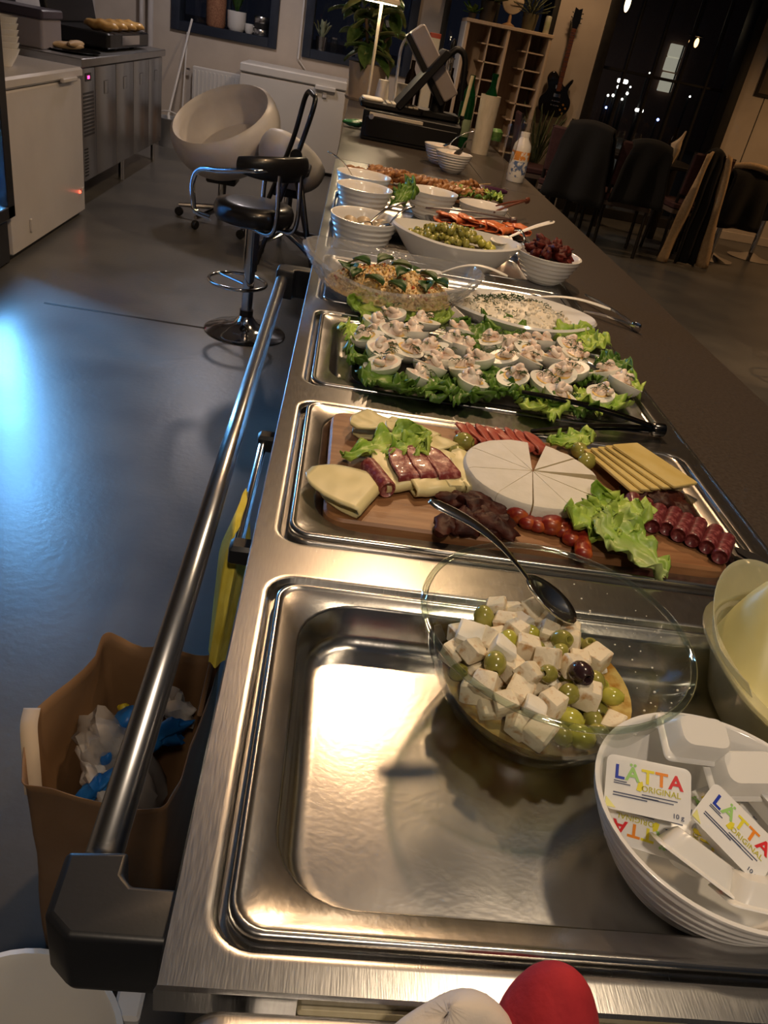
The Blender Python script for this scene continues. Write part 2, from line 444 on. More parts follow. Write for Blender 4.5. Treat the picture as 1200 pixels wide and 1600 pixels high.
# folded outer edges
mb.add(loft([rrect(BWd, BL, 0.0, ZT, 1, BWd/2, BL/2), rrect(BWd + .003, BL + .003, 0.0, ZT - .0025, 1, BWd/2, BL/2), rrect(BWd + .003, BL + .003, 0.0, ZT - .024, 1, BWd/2, BL/2), rrect(BWd - .01, BL - .01, 0.0, ZT - .024, 1, BWd/2, BL/2)], False, False))
mb.build('top', m_steel, t, weld=True, smooth=28)
mesh('side_panel', box(0.014, 0.022, 0.02, BL - .02, 0.12, ZT - .026), m_steel, t, smooth=0)
mesh('front_panel', box(0.014, 0.58, 0.015, 0.025, 0.12, ZT - .026), m_plastic, t, smooth=0)
mesh('plinth', box(0.06, 0.55, 0.08, BL - .05, 0.0, 0.12), m_plastic, t, smooth=0)
mesh('seal_strip', box(0.075, 0.30, -0.006, 0.0, ZT - .020, ZT - .008, 0.002), M('yellowed seal tape', (0.55, 0.50, 0.36), 0.5, c2=(0.42, 0.36, 0.22), scale=60), t)
# side rail and its brackets
mesh('rail', tube([(-0.052, 0.085, 0.872), (-0.058, 1.385, 0.872)], 0.0118, 28), M('satin rail steel', (0.58, 0.57, 0.56), 0.24, 1.0, c2=(0.64, 0.63, 0.62), scale=80, stretch=(1, 0.05, 1), bump=0.05), t, smooth=180)
def bracket(y, s):
    o = MB()
    out = [(0.012, 0), (-0.055, 0), (-0.070, 0.012*s), (-0.0705, 0.052*s), (-0.034, 0.055*s), (-0.034, 0.040*s), (-0.027, 0.033*s), (0.012, 0.033*s)]
    if s < 0: out = out[::-1]
    def ins(p, k):
        cx = -0.035; cy = 0.03*s
        return [(cx + (x - cx)*k, cy + (yy - cy)*k) for x, yy in p]
    o.add(loft([[(x, yy + y, 0.834) for x, yy in ins(out, .93)], [(x, yy + y, 0.842) for x, yy in out], [(x, yy + y, 0.889) for x, yy in out], [(x, yy + y, 0.8935) for x, yy in ins(out, .94)]]))
    ob = o.build('rail_bracket', m_plastic, t, smooth=60)
    bv = ob.modifiers.new('round', 'BEVEL'); bv.width = 0.006; bv.segments = 3; bv.limit_method = 'ANGLE'
    return ob
bracket(0.024, 1); bracket(1.44, -1)
# bar worktop beside and beyond the buffet
b = thing('bar_counter', 'dark speckled bar worktop running beside and beyond the steel buffet', 'bar counter', (0, 0, 0))
BE = 6.45
mb = MB(); mb.add(box(0.597, 0.835, -0.6, BE, ZT - .036, ZT, 0.003)); mb.add(box(0.0, 0.5985, BL + .004, BE, ZT - .036, ZT, 0.003))
mb.build('worktop', m_bar, b, smooth=30)
mb = MB(); mb.add(box(0.605, 0.78, -0.55, BE - .03, 0.0, ZT - .036)); mb.add(box(0.03, 0.60, BL + .02, BE - .03, 0.0, ZT - .036))
mb.build('body', m_barbody, b, smooth=0)
mesh('edge_strip', box(0.5935, 0.5972, 0.0, BL, ZT - .004, ZT + .0012), m_steel, b, smooth=0)
mesh('worktop_joint', box(0.60, 0.83, 3.0015, 3.0035, ZT - .002, ZT + .0004), m_steel, b, smooth=0)

# gastronorm pans
def gn_pan(k, depth, label, dy=0.0, dx=0.0):
    Wd, D = 0.530, 0.325
    cx, cy = (WX0 + WX1)/2 + dx, wells[k] + WD/2 + dy
    h = .0145
    L = [rrect(Wd - .004, D - .004, .022, -h, 6), rrect(Wd, D, .022, -h + .003, 6), rrect(Wd, D, .022, -.003, 6), rrect(Wd - .003, D - .003, .021, -.0006, 6), rrect(Wd - .008, D - .008, .02, 0, 6),
         rrect(Wd - .010, D - .010, .02, -.0008, 6), rrect(Wd - .016, D - .016, .02, -.0022, 6), rrect(Wd - .046, D - .040, .052, -.0026, 6), rrect(Wd - .051, D - .045, .050, -.005, 6),
         rrect(Wd - .060, D - .054, .048, -depth + .010, 6), rrect(Wd - .068, D - .062, .045, -depth + .003, 6), rrect(Wd - .082, D - .076, .042, -depth, 6), rrect(Wd - .095, D - .089, .038, -depth, 6)]
    o = mesh('steel_pan', loft(L, False, True), m_pan, loc=(cx, cy, ZT + .001), smooth=60, solid=0)
    return tag(o, label, 'food pan')
gn_pan(0, 0.040, 'empty scratched steel pan under the glass bowl and butter bowl', 0, -.002)
gn_pan(1, 0.022, 'shallow steel pan holding the wooden cheese board', .008, 0)
gn_pan(2, 0.022, 'shallow steel pan holding the black egg platter', 0, 0)
gn_pan(3, 0.022, 'steel pan under the crystal boat bowl and cottage cheese dish', 0, 0)
gn_pan(4, 0.022, 'steel pan under the olive boat and mushroom bowl', 0, 0)
gn_pan(5, 0.022, 'steel pan under the smoked salmon platter', 0, 0)
gn_pan(6, 0.022, 'steel pan under the skewer platter', 0, 0)
F1, F2 = ZT + .001 - .040, ZT + .001 - .022   # floors of the deep and the shallow pans

# ================================================================== FOOD: shared kinds
m_white = M('white glazed porcelain', (0.80, 0.79, 0.77), 0.16, spec=0.5, coat=0.3)
m_greenolive = M('green olive', (0.23, 0.22, 0.045), 0.22, c2=(0.36, 0.34, 0.075), scale=60, sss=0.0, coat=0.4)
m_yellowolive = M('yellow green olive', (0.40, 0.39, 0.05), 0.18, c2=(0.52, 0.50, 0.09), scale=70, coat=0.5)
m_blackolive = M('dark olive', (0.030, 0.014, 0.016), 0.2, c2=(0.05, 0.024, 0.024), scale=60, coat=0.4)
m_feta = M('feta with herbs', (0.80, 0.71, 0.53), 0.5, c2=(0.52, 0.28, 0.10), scale=120, detail=5, ramp=(0.53, 0.70), bump=0.3, bscale=200, spec=0.4)
m_feta2 = M('plain feta', (0.84, 0.81, 0.72), 0.45, c2=(0.80, 0.76, 0.64), scale=90, bump=0.3, bscale=200)
m_lettuce = M('bright lettuce', (0.19, 0.36, 0.035), 0.42, c2=(0.42, 0.56, 0.10), scale=28, bump=0.5, bscale=70, spec=0.4)
m_lettuce_d = M('curly green lettuce', (0.035, 0.098, 0.010), 0.42, c2=(0.12, 0.235, 0.028), scale=26, bump=0.5, bscale=70, spec=0.4)
m_dill = M('dill green', (0.025, 0.060, 0.012), 0.6, c2=(0.045, 0.09, 0.02), scale=90)
m_spoon = M('cutlery steel', (0.66, 0.65, 0.63), 0.14, 1.0, c2=(0.7, 0.69, 0.67), scale=40, rvar=0.03)

def ribbed_bowl(name, label, loc, rx, ry, h, rot=0.0, group=None, ribs=5, foot=0.5, n=48, cat='bowl'):
    prof = [(0.001, 0.004), (foot*.8, 0.004), (foot*.86, 0.0), (foot, 0.0)]
    for i in range(ribs*6 + 1):
        s = i/(ribs*6)
        r = foot + (1 - foot)*(s**0.62)
        rip = 0.016*math.sin(s*ribs*2*PI) if 0.08 < s < 0.92 else 0.0
        prof.append((r + rip, 0.03*h + s*0.95*h))
    prof += [(1.0, h), (0.975, h*1.005), (0.955, h*0.985)]
    for i in range(1, 9):
        s = 1 - i/9
        prof.append(((foot + (1 - foot)*(s**0.62))*0.945, 0.10*h + s*0.87*h))
    prof.append((0.001, 0.095*h))
    o = mesh(name, lathe(prof, n, rx, ry), m_white, loc=loc, rot=(0, 0, rot), smooth=60)
    return tag(o, label, cat, group)

def mound(nr, na, rx, ry, h, amp, s, seed=0.0, dome=1.6):
    def f(r, a):
        x, y = r*rx*math.cos(a), r*ry*math.sin(a)
        z = h*(1 - r**dome) + amp*nz(x + seed, y - seed, seed, s)*(1 - r**6)
        return (x, y, z)
    return disc(nr, na, f)

def olive_mesh():
    prof = [(0.0018, 0.0050), (0.0028, 0.0098), (0.0042, 0.0104)]
    for i in range(1, 10):
        a = PI/2 - PI*i/9.6
        prof.append((0.0086*math.cos(a) if i < 9 else 0.002, 0.0108*math.sin(a)))
    return lathe(prof, 14, cap0=True, cap1=True)
OL = olive_mesh()

def leaf_sheet(L, Wd, ruffle, seed, curl=0.25, nu=22, nv=17, rib=0.006):
    """ruffled salad leaf lying along +X from the stem, ruffles grow towards the edge"""
    def f(u, v):
        s = v*2 - 1
        wid = Wd*(0.16 + 0.84*math.sin(min(u*1.18, 1.0)*PI*0.5)**0.9)*(1.0 if u < 0.8 else math.sqrt(max(0.02, 1 - ((u - 0.8)/0.2)**2*0.86)))
        e = max(abs(s), max(0.0, (u - 0.55)/0.45)*0.95)
        x = L*u*(1 - 0.05*s*s) + 0.004*math.sin(s*17 + seed*3)*e
        y = wid*s + 0.006*math.sin(u*23 + seed)*e*e
        z = curl*L*(u**2)*0.5 + curl*wid*s*s*0.9 + ruffle*e*e*(math.sin(u*19 + seed + s*3) + 0.7*math.sin(s*15 + seed*2.1 + u*6) + 0.5*math.sin(u*41 + seed*1.3))*0.5
        z += 0.4*ruffle*nz(x*55 + seed, y*55) + rib*math.exp(-(s*7)**2)*(1 - u)
        return (x, y, z)
    return grid(nu, nv, f)

def spoon(name, label, tip, end, bl, bw, mat, hw=0.010, cat='spoon', hole=False, arch=0.01, depth=0.010, parts=True):
    """tip = middle of the bowl, end = end of the handle"""
    tip, end = Vector(tip), Vector(end)
    m = frame(tip, end); L = (end - tip).length
    t = thing(name, label, cat, tip)
    t.matrix_world = m
    def f(r, a):
        x, y = bl/2*r*math.cos(a), bw/2*r*math.sin(a)*(1.0 - 0.18*math.cos(a))
        return (x, y, -depth*(1 - r*r))
    mesh('spoon_bowl', disc(6, 24, f), mat, t, solid=0.0016, smooth=180)
    loops = []
    N = 14
    for i in range(N + 1):
        s = i/N
        x = bl/2*0.93 + (L - bl/2)*s
        wd = hw*(0.42 + 0.58*min(1, s*1.25)) if s < .93 else hw*math.sqrt(max(.06, 1 - ((s - .93)/.07)**2*.85))
        z = arch*math.sin(s*PI)
        th = 0.0016 + 0.0006*s
        loops.append([(x, wd*math.cos(2*PI*j/12), z + th*math.sin(2*PI*j/12)) for j in range(12)])
    mesh('handle', loft(loops), mat, t, smooth=60)
    return t

# ================================================================== PAN 1: glass bowl of feta and olives
m_bowlglass = GLASS('clear bowl glass', (0.965, 0.985, 0.965), 0.015, 1.5)
m_rimglass = GLASS('thick rim glass', (0.90, 0.95, 0.90), 0.03, 1.55, base=0.16)
GB = Vector((0.258, 0.262, F1 + .001))
t = thing('glass_bowl', 'clear glass mixing bowl of marinated feta and olives', 'bowl', GB)
R0, H0 = 0.112, 0.099
def gb_r(s): return 0.058 + (R0 - 0.058)*(s**0.60)
outer = [(0.001, 0.0), (0.05, 0.0)] + [(gb_r(i/16), H0*(0.012 + 0.988*i/16)) for i in range(17)]
inner = [(gb_r(i/16) - 0.0042, H0*(0.05 + 0.95*i/16)) for i in range(16, -1, -1)] + [(0.001, 0.0048)]
mesh('bowl_wall', lathe(outer + inner, 72), m_bowlglass, t, smooth=50)
rim = [(R0 - .0022 + .0028*math.cos(2*PI*i/10), H0 + .0026*math.sin(2*PI*i/10)) for i in range(11)]
mesh('rolled_rim', lathe(rim, 72, cap0=False, cap1=False), m_rimglass, t, smooth=180)
gx = random.Random(21)
# oily dressing in the bottom
m_oil = M('orange oil dressing', (0.34, 0.17, 0.025), 0.12, c2=(0.55, 0.42, 0.14), scale=55, ramp=(0.42, 0.6), coat=0.6, bump=0.2, bscale=90)
def inner_r(z): return gb_r(max(0.0, min(1.0, (z/H0 - .05)/.95))) - .0052
zl = 0.038
ol = mesh('marinade', lathe([(0.001, .0056), (inner_r(.006) - .002, .0058)] + [(inner_r(.006 + (zl - .006)*i/5), .006 + (zl - .006)*i/5) for i in range(6)] + [(0.001, zl + .003)], 40), m_oil, loc=GB, smooth=60)
stuff(tag(ol, 'orange herb oil pooled in the bottom of the glass bowl', 'marinade'))
CUBE = rbox(0.0196, 0.0186, 0.0176, 0.0022, 0.0018, -0.0088, 2)
def jitter(vf, a, s, seed): return [(x + a*nz(x + seed, y, z, s), y + a*nz(y, z + seed, x, s), z + a*nz(z, x, y + seed, s)) for x, y, z in vf[0]], vf[1]
cube_me = [mesh('feta_cube', jitter(CUBE, .0022, 90, k*1.7), (m_feta, m_feta2)[k % 3 == 2], smooth=40) for k in range(5)]
ol_me = [mesh('green_olive', OL, mm, smooth=60) for mm in (m_greenolive, m_yellowolive, m_blackolive)]
for o in cube_me: tag(o, 'white feta cube flecked with herbs in the glass bowl', 'cheese', 'feta cubes in the glass bowl')
tag(ol_me[0], 'dull green olive among the feta in the glass bowl', 'olive', 'green olives in the glass bowl')
tag(ol_me[1], 'glossy yellow green olive among the feta in the glass bowl', 'olive', 'yellow olives in the glass bowl')
tag(ol_me[2], 'dark purple black olive among the feta in the glass bowl', 'olive')
ol_me[2].name = 'dark_olive'
pts = []; fc = [0]*5; oc = [0]*3
fixed = [(0.012, -0.014, 0.061, 'd')]
def top_z(x, y):
    r = math.hypot(x + .012, y); return 0.066 - 0.022*(r/.09)**2 + .006*nz(x, y, 3.1, 40)
tries = 0
sel = []
while len(sel) < 165 and tries < 60000:
    tries += 1
    x, y = gx.uniform(-.1, .09), gx.uniform(-.095, .095)
    zt = top_z(x, y)
    z = zt - (0 if gx.random() < .55 else gx.uniform(0, .03))
    if z < .034 or math.hypot(x, y) > inner_r(z - .006) - .0105: continue
    if x > .060 + .02*nz(y, 1, 1, 30): continue
    if any((x - a)**2 + (y - b)**2 + (z - c)**2 < (.0162 if k == 'c' else .0158)**2 for a, b, c, k in sel): continue
    right = x > .02 and y > -.04
    k = 'o' if gx.random() < (.52 if right else .24) else 'c'
    sel.append((x, y, z, k))
first = {}
for i, (x, y, z, k) in enumerate(sel):
    p = GB + Vector((x, y, z))
    rot = (gx.uniform(-.5, .5), gx.uniform(-.5, .5), gx.uniform(0, 3))
    if k == 'c': src = cube_me[gx.randrange(5)]
    else:
        src = ol_me[0] if gx.random() < .62 else ol_me[1]
        rot = (gx.uniform(0, 3), gx.uniform(0, 3), 0)
    if src.name not in first:
        first[src.name] = 1; o = src; o.location = p; o.rotation_euler = rot
    else: o = copy_tree(src, p, rot)
    sc = gx.uniform(.86, 1.12); o.scale = (sc, sc, sc)
dk = ol_me[2]; dk.location = GB + Vector((0.024, -0.022, 0.070)); dk.rotation_euler = (1.2, .4, 0); dk.scale = (1.15,)*3
# crumbs and herb specks stuck to the glass
mb = MB()
for i in range(38):
    a = gx.uniform(-1.1, 1.6); z = gx.uniform(.045, .09); r = inner_r(z) + .0008
    mb.add(ball(.0012, .0010, .0009, 6, 4), 0, XF((r*math.cos(a), r*math.sin(a), z), (gx.random()*3, 0, 0), gx.uniform(.35, 1.1)))
stuff(tag(mb.build('feta_crumbs', m_feta2, loc=GB), 'tiny feta crumbs stuck to the inside of the glass bowl', 'crumbs'))
# serving spoon leaning out of the bowl
spoon('serving_spoon', 'long steel serving spoon leaning in the glass feta bowl', at(862, 934, F1 + .080), at(668, 780, F1 + .150), 0.062, 0.042, m_spoon, hw=.0078, arch=.010, depth=.010)

# ================================================================== PAN 1: bowl of butter portions
LB = Vector((0.350, 0.113, F1 + .0005))
ribbed_bowl('butter_bowl', 'white ribbed bowl filled with small margarine portion tubs', LB, 0.090, 0.086, 0.079, 0.0, ribs=7, foot=0.42, n=72)
m_tub = M('white portion plastic', (0.80, 0.79, 0.76), 0.28, spec=0.5)
m_foil = M('white printed lid foil', (0.84, 0.84, 0.83), 0.22, c2=(0.80, 0.81, 0.82), scale=40, bump=0.25, bscale=45, spec=0.6)
PR = {'L': M('print blue', (0.02, 0.05, 0.45), 0.4), 'A': M('print pale green', (0.36, 0.66, 0.20), 0.4), 'T': M('print yellow', (0.80, 0.72, 0.05), 0.4), 'U': M('print orange', (0.85, 0.28, 0.03), 0.4),
      'R': M('print red', (0.70, 0.03, 0.04), 0.4), 'O': M('print olive', (0.52, 0.50, 0.05), 0.4), 'K': M('print slate', (0.06, 0.08, 0.16), 0.5), 'Y': M('print lemon', (0.80, 0.78, 0.30), 0.4)}
TW, TD, TH = 0.0455, 0.0305, 0.0125
def portion():
    t = thing('margarine_tub', 'x', 'margarine tub')
    mesh('tub', loft([rrect(TW*.66, TD*.62, .006, -TH, 4), rrect(TW*.74, TD*.70, .007, -TH + .002, 4), rrect(TW*.86, TD*.86, .006, -.0016, 4), rrect(TW*.98, TD*.98, .004, -.0010, 4), rrect(TW, TD, .004, -.0004, 4)]), m_tub, t, smooth=45)
    lid = mesh('lid', loft([rrect(TW, TD, .004, -.0004, 4), rrect(TW + .0006, TD + .0006, .004, .0002, 4), rrect(TW - .004, TD - .004, .003, .0005, 4)]), m_foil, t, smooth=45)
    mb = MB(); keys = list(PR); ix = {k: i for i, k in enumerate(keys)}
    x = -.0185
    for s, k in (('L', 'L'), ('Ä', 'A'), ('T', 'T'), ('T', 'U'), ('A', 'R')):
        vf = text_vf(s, .0112, .00028); mb.add(vf, ix[k], XF((x, .0022, .0008)))
        x += max(p[0] for p in vf[0]) + .0006
    mb.add(text_vf('ORIGINAL', .0046, .00004), ix['O'], XF((-.0035, -.0024, .0008)))
    mb.add(text_vf('10 g', .0036, .00005), ix['K'], XF((.0135, -.0135, .0008)))
    mb.add(prism([(-.0052, .0020), (-.0030, .0030), (-.0022, -.0010), (-.0040, -.0030), (-.0062, -.0024)], .0006, .0008), ix['T'])
    for i in range(2): mb.add(box(-.0185, -.0115 + .002*i, .0004 - .0012*i, .0009 - .0012*i, .0006, .0008), ix['K'])
    for i in range(2): mb.add(box(-.0185, .006 - .006*i, -.0062 - .0015*i, -.0056 - .0015*i, .0006, .0008), ix['K'])
    for i in range(2): mb.add(box(-.003, .016 - .002*i, -.0046 - .0018*i, -.0041 - .0018*i, .0006, .0008), ix['K'])
    mb.add(prism([(-.0222, -.0146), (-.0165, -.0146), (-.0222, -.0090)], .0006, .0008), ix['Y'])
    mb.build('printed_lettering', [PR[k] for k in keys], lid, smooth=0)
    return t
proto = portion()
zB = 0.940
def orient(px, py, z, xdir, nrm):
    """place: centre pixel at height z, text direction and lid normal as world vectors"""
    n_ = Vector(nrm).normalized(); x_ = Vector(xdir); x_ = (x_ - n_*x_.dot(n_)).normalized(); y_ = n_.cross(x_)
    m = Matrix((x_, y_, n_)).transposed().to_4x4(); m.translation = at(px, py, z); return m
packs = [
    (1012, 1232, .942, (1, -.22, 0), (-.25, -.35, .9), 'margarine tub with its printed lid up against the bowl rim beside the glass bowl'),
    (1150, 1300, .936, (.70, -.72, 0), (.10, -.30, .95), 'margarine tub with printed lid up in the middle of the bowl'),
    (1085, 1157, .940, (1, 0, 0), (-.05, .28, -.96), 'upturned margarine tub lying highest in the bowl beside the glass bowl'),
    (1160, 1212, .930, (1, .05, 0), (.1, .30, -.95), 'upturned margarine tub on the side of the bowl towards the plastic tub'),
    (1012, 1290, .917, (-.9, .3, 0), (-.2, -.2, .95), 'margarine tub half hidden under the tub at the bowl rim'),
    (1088, 1310, .915, (-.5, -.85, 0), (.0, .0, 1), 'margarine tub mostly hidden between two printed tubs'),
    (1080, 1352, .922, (1, -.38, 0), (-.5, -.5, -.75), 'upturned margarine tub leaning below the two printed lids'),
    (1190, 1412, .920, (1, -.1, .05), (-.1, -.6, -.8), 'upturned margarine tub lying lowest against the bowl rim'),
    (1215, 1245, .925, (.3, -1, 0), (.3, .1, .95), 'margarine tub lying flat below the plastic tub of spread'),
    (1120, 1265, .905, (.9, .4, 0), (0, 0, 1), 'margarine tub buried deepest in the butter bowl')]
for i, (px, py, z, xd, nn, lb) in enumerate(packs):
    o = proto if i == 0 else copy_tree(proto)
    o.matrix_world = orient(px, py, z, xd, nn) @ Matrix.Scale(1.2, 4); o['label'] = lb; o['group'] = 'margarine portions in the white bowl'

# ================================================================== PAN 1: plastic box of soft cheese, knife
m_clearbox = GLASS('cloudy clear plastic', (0.93, 0.93, 0.88), 0.10, 1.45, milk=0.24, milkc=(0.84, 0.80, 0.55))
m_butter = M('pale yellow spread', (0.66, 0.60, 0.25), 0.42, c2=(0.72, 0.66, 0.32), scale=14, bump=0.3, bscale=30, sss=0.0, spec=0.5)
TB = Vector((0.486, 0.272, F1 + .001))
t = thing('plastic_tub', 'cloudy clear plastic tub of pale yellow spread behind the butter bowl', 'tub', TB)
def ob(rx, ry, z, n=40): return [(rx*abs(math.cos(a))**.75*math.copysign(1, math.cos(a)), ry*abs(math.sin(a))**.75*math.copysign(1, math.sin(a)), z) for a in [2*PI*i/n for i in range(n)]]
mesh('wall', loft([ob(.036, .066, 0), ob(.042, .072, .004), ob(.062, .086, .066), ob(.072, .096, .070), ob(.0725, .0965, .074), ob(.061, .085, .074), ob(.040, .070, .006), ob(.034, .064, .004)]), m_clearbox, t, smooth=60)
def spread_top(r, a):
    x, y, _ = ob(1, 1, 0, 4)[0]
    cx = math.copysign(abs(math.cos(a))**.75, math.cos(a)); cy = math.copysign(abs(math.sin(a))**.75, math.sin(a))
    xx, yy = .058*r*cx, .082*r*cy
    return (xx, yy, .060 + .085*max(0.0, 1 - (max(0, .03 - yy - .3*xx)/.085))*(1 - r**5) * (0.4 + .6*min(1, max(0, (yy + .06)/.10))) + .006*nz(xx, yy, 0, 30))
sp = mesh('cheese_spread', disc(14, 40, spread_top), m_butter, loc=TB, smooth=180)
tag(sp, 'pale yellow soft spread heaped in the clear plastic tub', 'spread')
mb = MB(); mb.add(loft([ob(.033, .062, .0065), ob(.038, .068, .010), ob(.0575, .081, .060)])); mb.build('spread_body', m_butter, sp, smooth=60)
# upright flap of the peeled lid
def flap(u, v):
    a = 3.6 - 3.0*u
    k = .071 + .004*v
    return (k*math.cos(a)*.98, k*1.34*math.sin(a) + .01*v, .074 + (.008 + .030*max(0, math.sin((u - .15)*PI/.85)))*v)
m_film = GLASS('peeled film lid', (0.90, 0.90, 0.82), 0.15, 1.45, milk=0.34, milkc=(0.85, 0.82, 0.58))
mesh('film_lid', grid(30, 8, lambda u, v: flap(u, v)), m_film, t, solid=0.0008, smooth=180)
# black serving knife resting on the rim of pan 2
a, b2 = at(1150, 856, ZT + .006), at(1232, 905, ZT + .030)
m = frame(a, b2)
t = thing('cheese_knife', 'black plastic serving knife resting on the pan rim by the cheese board', 'knife', a)
t.matrix_world = m
mesh('blade', loft([[(0, 0.002, -.0008), (0, -.002, -.0008), (0, -.002, .0008), (0, .002, .0008)], [(.02, .011, -.0012), (.02, -.011, -.0012), (.02, -.011, .0012), (.02, .011, .0012)], [(.07, .013, -.0016), (.07, -.013, -.0016), (.07, -.013, .0016), (.07, .013, .0016)]]), m_plastic, t)
mesh('handle', loft([[(.065 + .1*i/8, (.010 + .003*math.sin(i/8*PI))*math.cos(2*PI*j/10), .006*math.sin(2*PI*j/10)) for j in range(10)] for i in range(9)]), m_plastic, t)

# ================================================================== PAN 2: cheese and cold cuts on a wooden board
m_board = M('oiled acacia board', (0.20, 0.085, 0.032), 0.45, c2=(0.33, 0.165, 0.07), scale=9, detail=6, stretch=(1, 9, 9), bump=0.15, bscale=30)
BT = F2 + .0205
bo = mesh('serving_board', rbox(0.462, 0.268, 0.020, 0.022, 0.003, 0, 5), m_board, loc=(0.297, 0.604, F2 + .0004), smooth=40)
tag(bo, 'brown oiled wooden serving board under the cheese and cold cuts', 'serving board')
m_ch1 = M('pale cheese', (0.66, 0.57, 0.27), 0.38, c2=(0.72, 0.63, 0.34), scale=16, bump=0.12, bscale=60, spec=0.45)
m_ch2 = M('gouda slices', (0.62, 0.46, 0.14), 0.42, c2=(0.70, 0.55, 0.22), scale=20, bump=0.15, bscale=80, spec=0.45)
m_sal = M('salami', (0.20, 0.030, 0.030), 0.36, c2=(0.46, 0.19, 0.16), scale=150, detail=3, ramp=(0.46, 0.66), bump=0.25, bscale=200, coat=0.2)
m_sald = M('dark salami', (0.13, 0.018, 0.022), 0.34, c2=(0.33, 0.10, 0.10), scale=170, detail=3, ramp=(0.48, 0.68), bump=0.3, bscale=200, coat=0.2)
m_chor = M('chorizo', (0.24, 0.020, 0.012), 0.34, c2=(0.46, 0.10, 0.02), scale=70, detail=3, ramp=(0.48, 0.66), bump=0.2, bscale=150, coat=0.3)
m_ham = M('cured ham', (0.33, 0.045, 0.030), 0.36, c2=(0.46, 0.12, 0.08), scale=50, stretch=(1, 6, 1), coat=0.2)
m_dried = M('sun dried tomato', (0.020, 0.0045, 0.004), 0.5, c2=(0.060, 0.013, 0.007), scale=60, detail=6, bump=0.5, bscale=120, spec=0.2)
m_rind = M('white brie rind', (0.76, 0.72, 0.64), 0.75, c2=(0.70, 0.66, 0.57), scale=40, detail=6, bump=0.35, bscale=90)
m_paste = M('cream cheese paste', (0.78, 0.70, 0.50), 0.5, c2=(0.72, 0.64, 0.42), scale=60, bump=0.1)

def arc_curve(la, r, lb, lift=0.0, n=10):
    P = [(0.0, 0.0), (la, 0.0)]
    for i in range(1, n): a = -PI/2 + PI*i/n; P.append((la + r*math.cos(a), r + r*math.sin(a)))
    P.append((la, 2*r)); P.append((la - lb, 2*r + lift)); return P
def bent_sheet(P, Wd, nu=26, nv=14, pw=0.5, wav=0.0, seed=0.0):
    d = [0.0]
    for a, b in zip(P[:-1], P[1:]): d.append(d[-1] + math.hypot(b[0] - a[0], b[1] - a[1]))
    def pos(s):
        s *= d[-1]
        for i in range(len(P) - 1):
            if s <= d[i+1] + 1e-9:
                k = (s - d[i])/max(1e-9, d[i+1] - d[i]); return P[i][0] + (P[i+1][0] - P[i][0])*k, P[i][1] + (P[i+1][1] - P[i][1])*k
        return P[-1]
    def f(u, v):
        s = u*2 - 1; w_ = Wd/2*max(.04, 1 - abs(s)**2.4)**pw
        x, z = pos(u); y = (v*2 - 1)*w_
        return (x, y, z + wav*nz(x*60 + seed, y*60, seed))
    return grid(nu, nv, f)
def place_px(o, p0, p1, z, lift0=0.0, lift1=0.0):
    """local X axis from pixel p0 to pixel p1 at height z"""
    a, b = at(p0[0], p0[1], z + lift0), at(p1[0], p1[1], z + lift1)
    o.matrix_world = frame(a, b); return (b - a).length
def slice_obj(name, vf, mat, label, cat, p0, p1, z, group=None, th=.0026, l0=0, l1=0):
    o = mesh(name, vf, mat, smooth=70, solid=th); tag(o, label, cat, group); place_px(o, p0, p1, z, l0, l1); return o

# large folded cheese slice at the board's corner
slice_obj('cheese_slice', bent_sheet(arc_curve(.058, .0052, .076, .001), .082, wav=.0012, seed=1.0), m_ch1, 'large pale cheese slice folded over at the end of the salami fan', 'cheese slice', (503, 756), (603, 792), BT + .002, th=.0022)
# row of folded slices along the far edge of the board
for i, (a, b, wd) in enumerate((((556, 681), (632, 655), .052), ((612, 690), (664, 655), .046), ((640, 700), (690, 662), .046), ((668, 716), (715, 672), .046))):
    slice_obj('cheese_slice', bent_sheet(arc_curve(.034 + .012*(i == 0), .0075, .040 + .014*(i == 0), .002), wd, wav=.002, seed=i*2.0), m_ch1,
              ('broad flat pale cheese slice beside the small lettuce leaf', 'folded pale cheese slice next to the broad flat slice', 'folded pale cheese slice between two folded slices of the row', 'folded pale cheese slice next to the two olives')[i], 'cheese slice', a, b, BT + .003, 'folded cheese slices along the board', th=.003)
# fan of salami and cheese
def roll(L, r, mat, label, p0, p1, z, group, seed=0.0, name='salami_roll', squash=1.0, tilt=0.0, hollow=True):
    loops = []
    N = 9
    prof = [(0, .55), (0.0005, .86), (.002, 1.0)] + [(L*k/N, 1 + .05*nz(k*1.3, seed)) for k in range(1, N)] + [(L - .002, 1.0), (L - .0004, .88)] + ([(L - .004, .6), (L - .006, .05)] if hollow else [(L + .002, .55), (L + .003, .05)])
    for x, k in prof:
        loops.append([(x, r*k*(1 + .05*nz(math.cos(a)*2, math.sin(a)*2, seed))*math.cos(a), r*squash*k*math.sin(a) + r*squash) for a in [2*PI*j/18 for j in range(18)]])
    o = mesh(name, loft(loops), mat, smooth=45); tag(o, label, 'cold cut', group); place_px(o, p0, p1, z, 0, tilt); return o
roll(.058, .0105, m_sal, 'salami roll with its dark end towards the large folded cheese slice', (572, 738), (622, 802), BT, None, 1.0)
for i, (a, b) in enumerate((((588, 722), (668, 806)), ((640, 728), (700, 800)), ((683, 722), (745, 786)), ((708, 722), (770, 782)))):
    slice_obj('cheese_slice', bent_sheet(arc_curve(.066, .0050, .068, .006), .050, wav=.003, seed=i + 9.0), m_ch1,
              'folded cheese slice between the salami in the fan', 'cheese slice', a, b, BT + .0025 + .001*i, 'cheese slices in the salami fan', th=.0028)
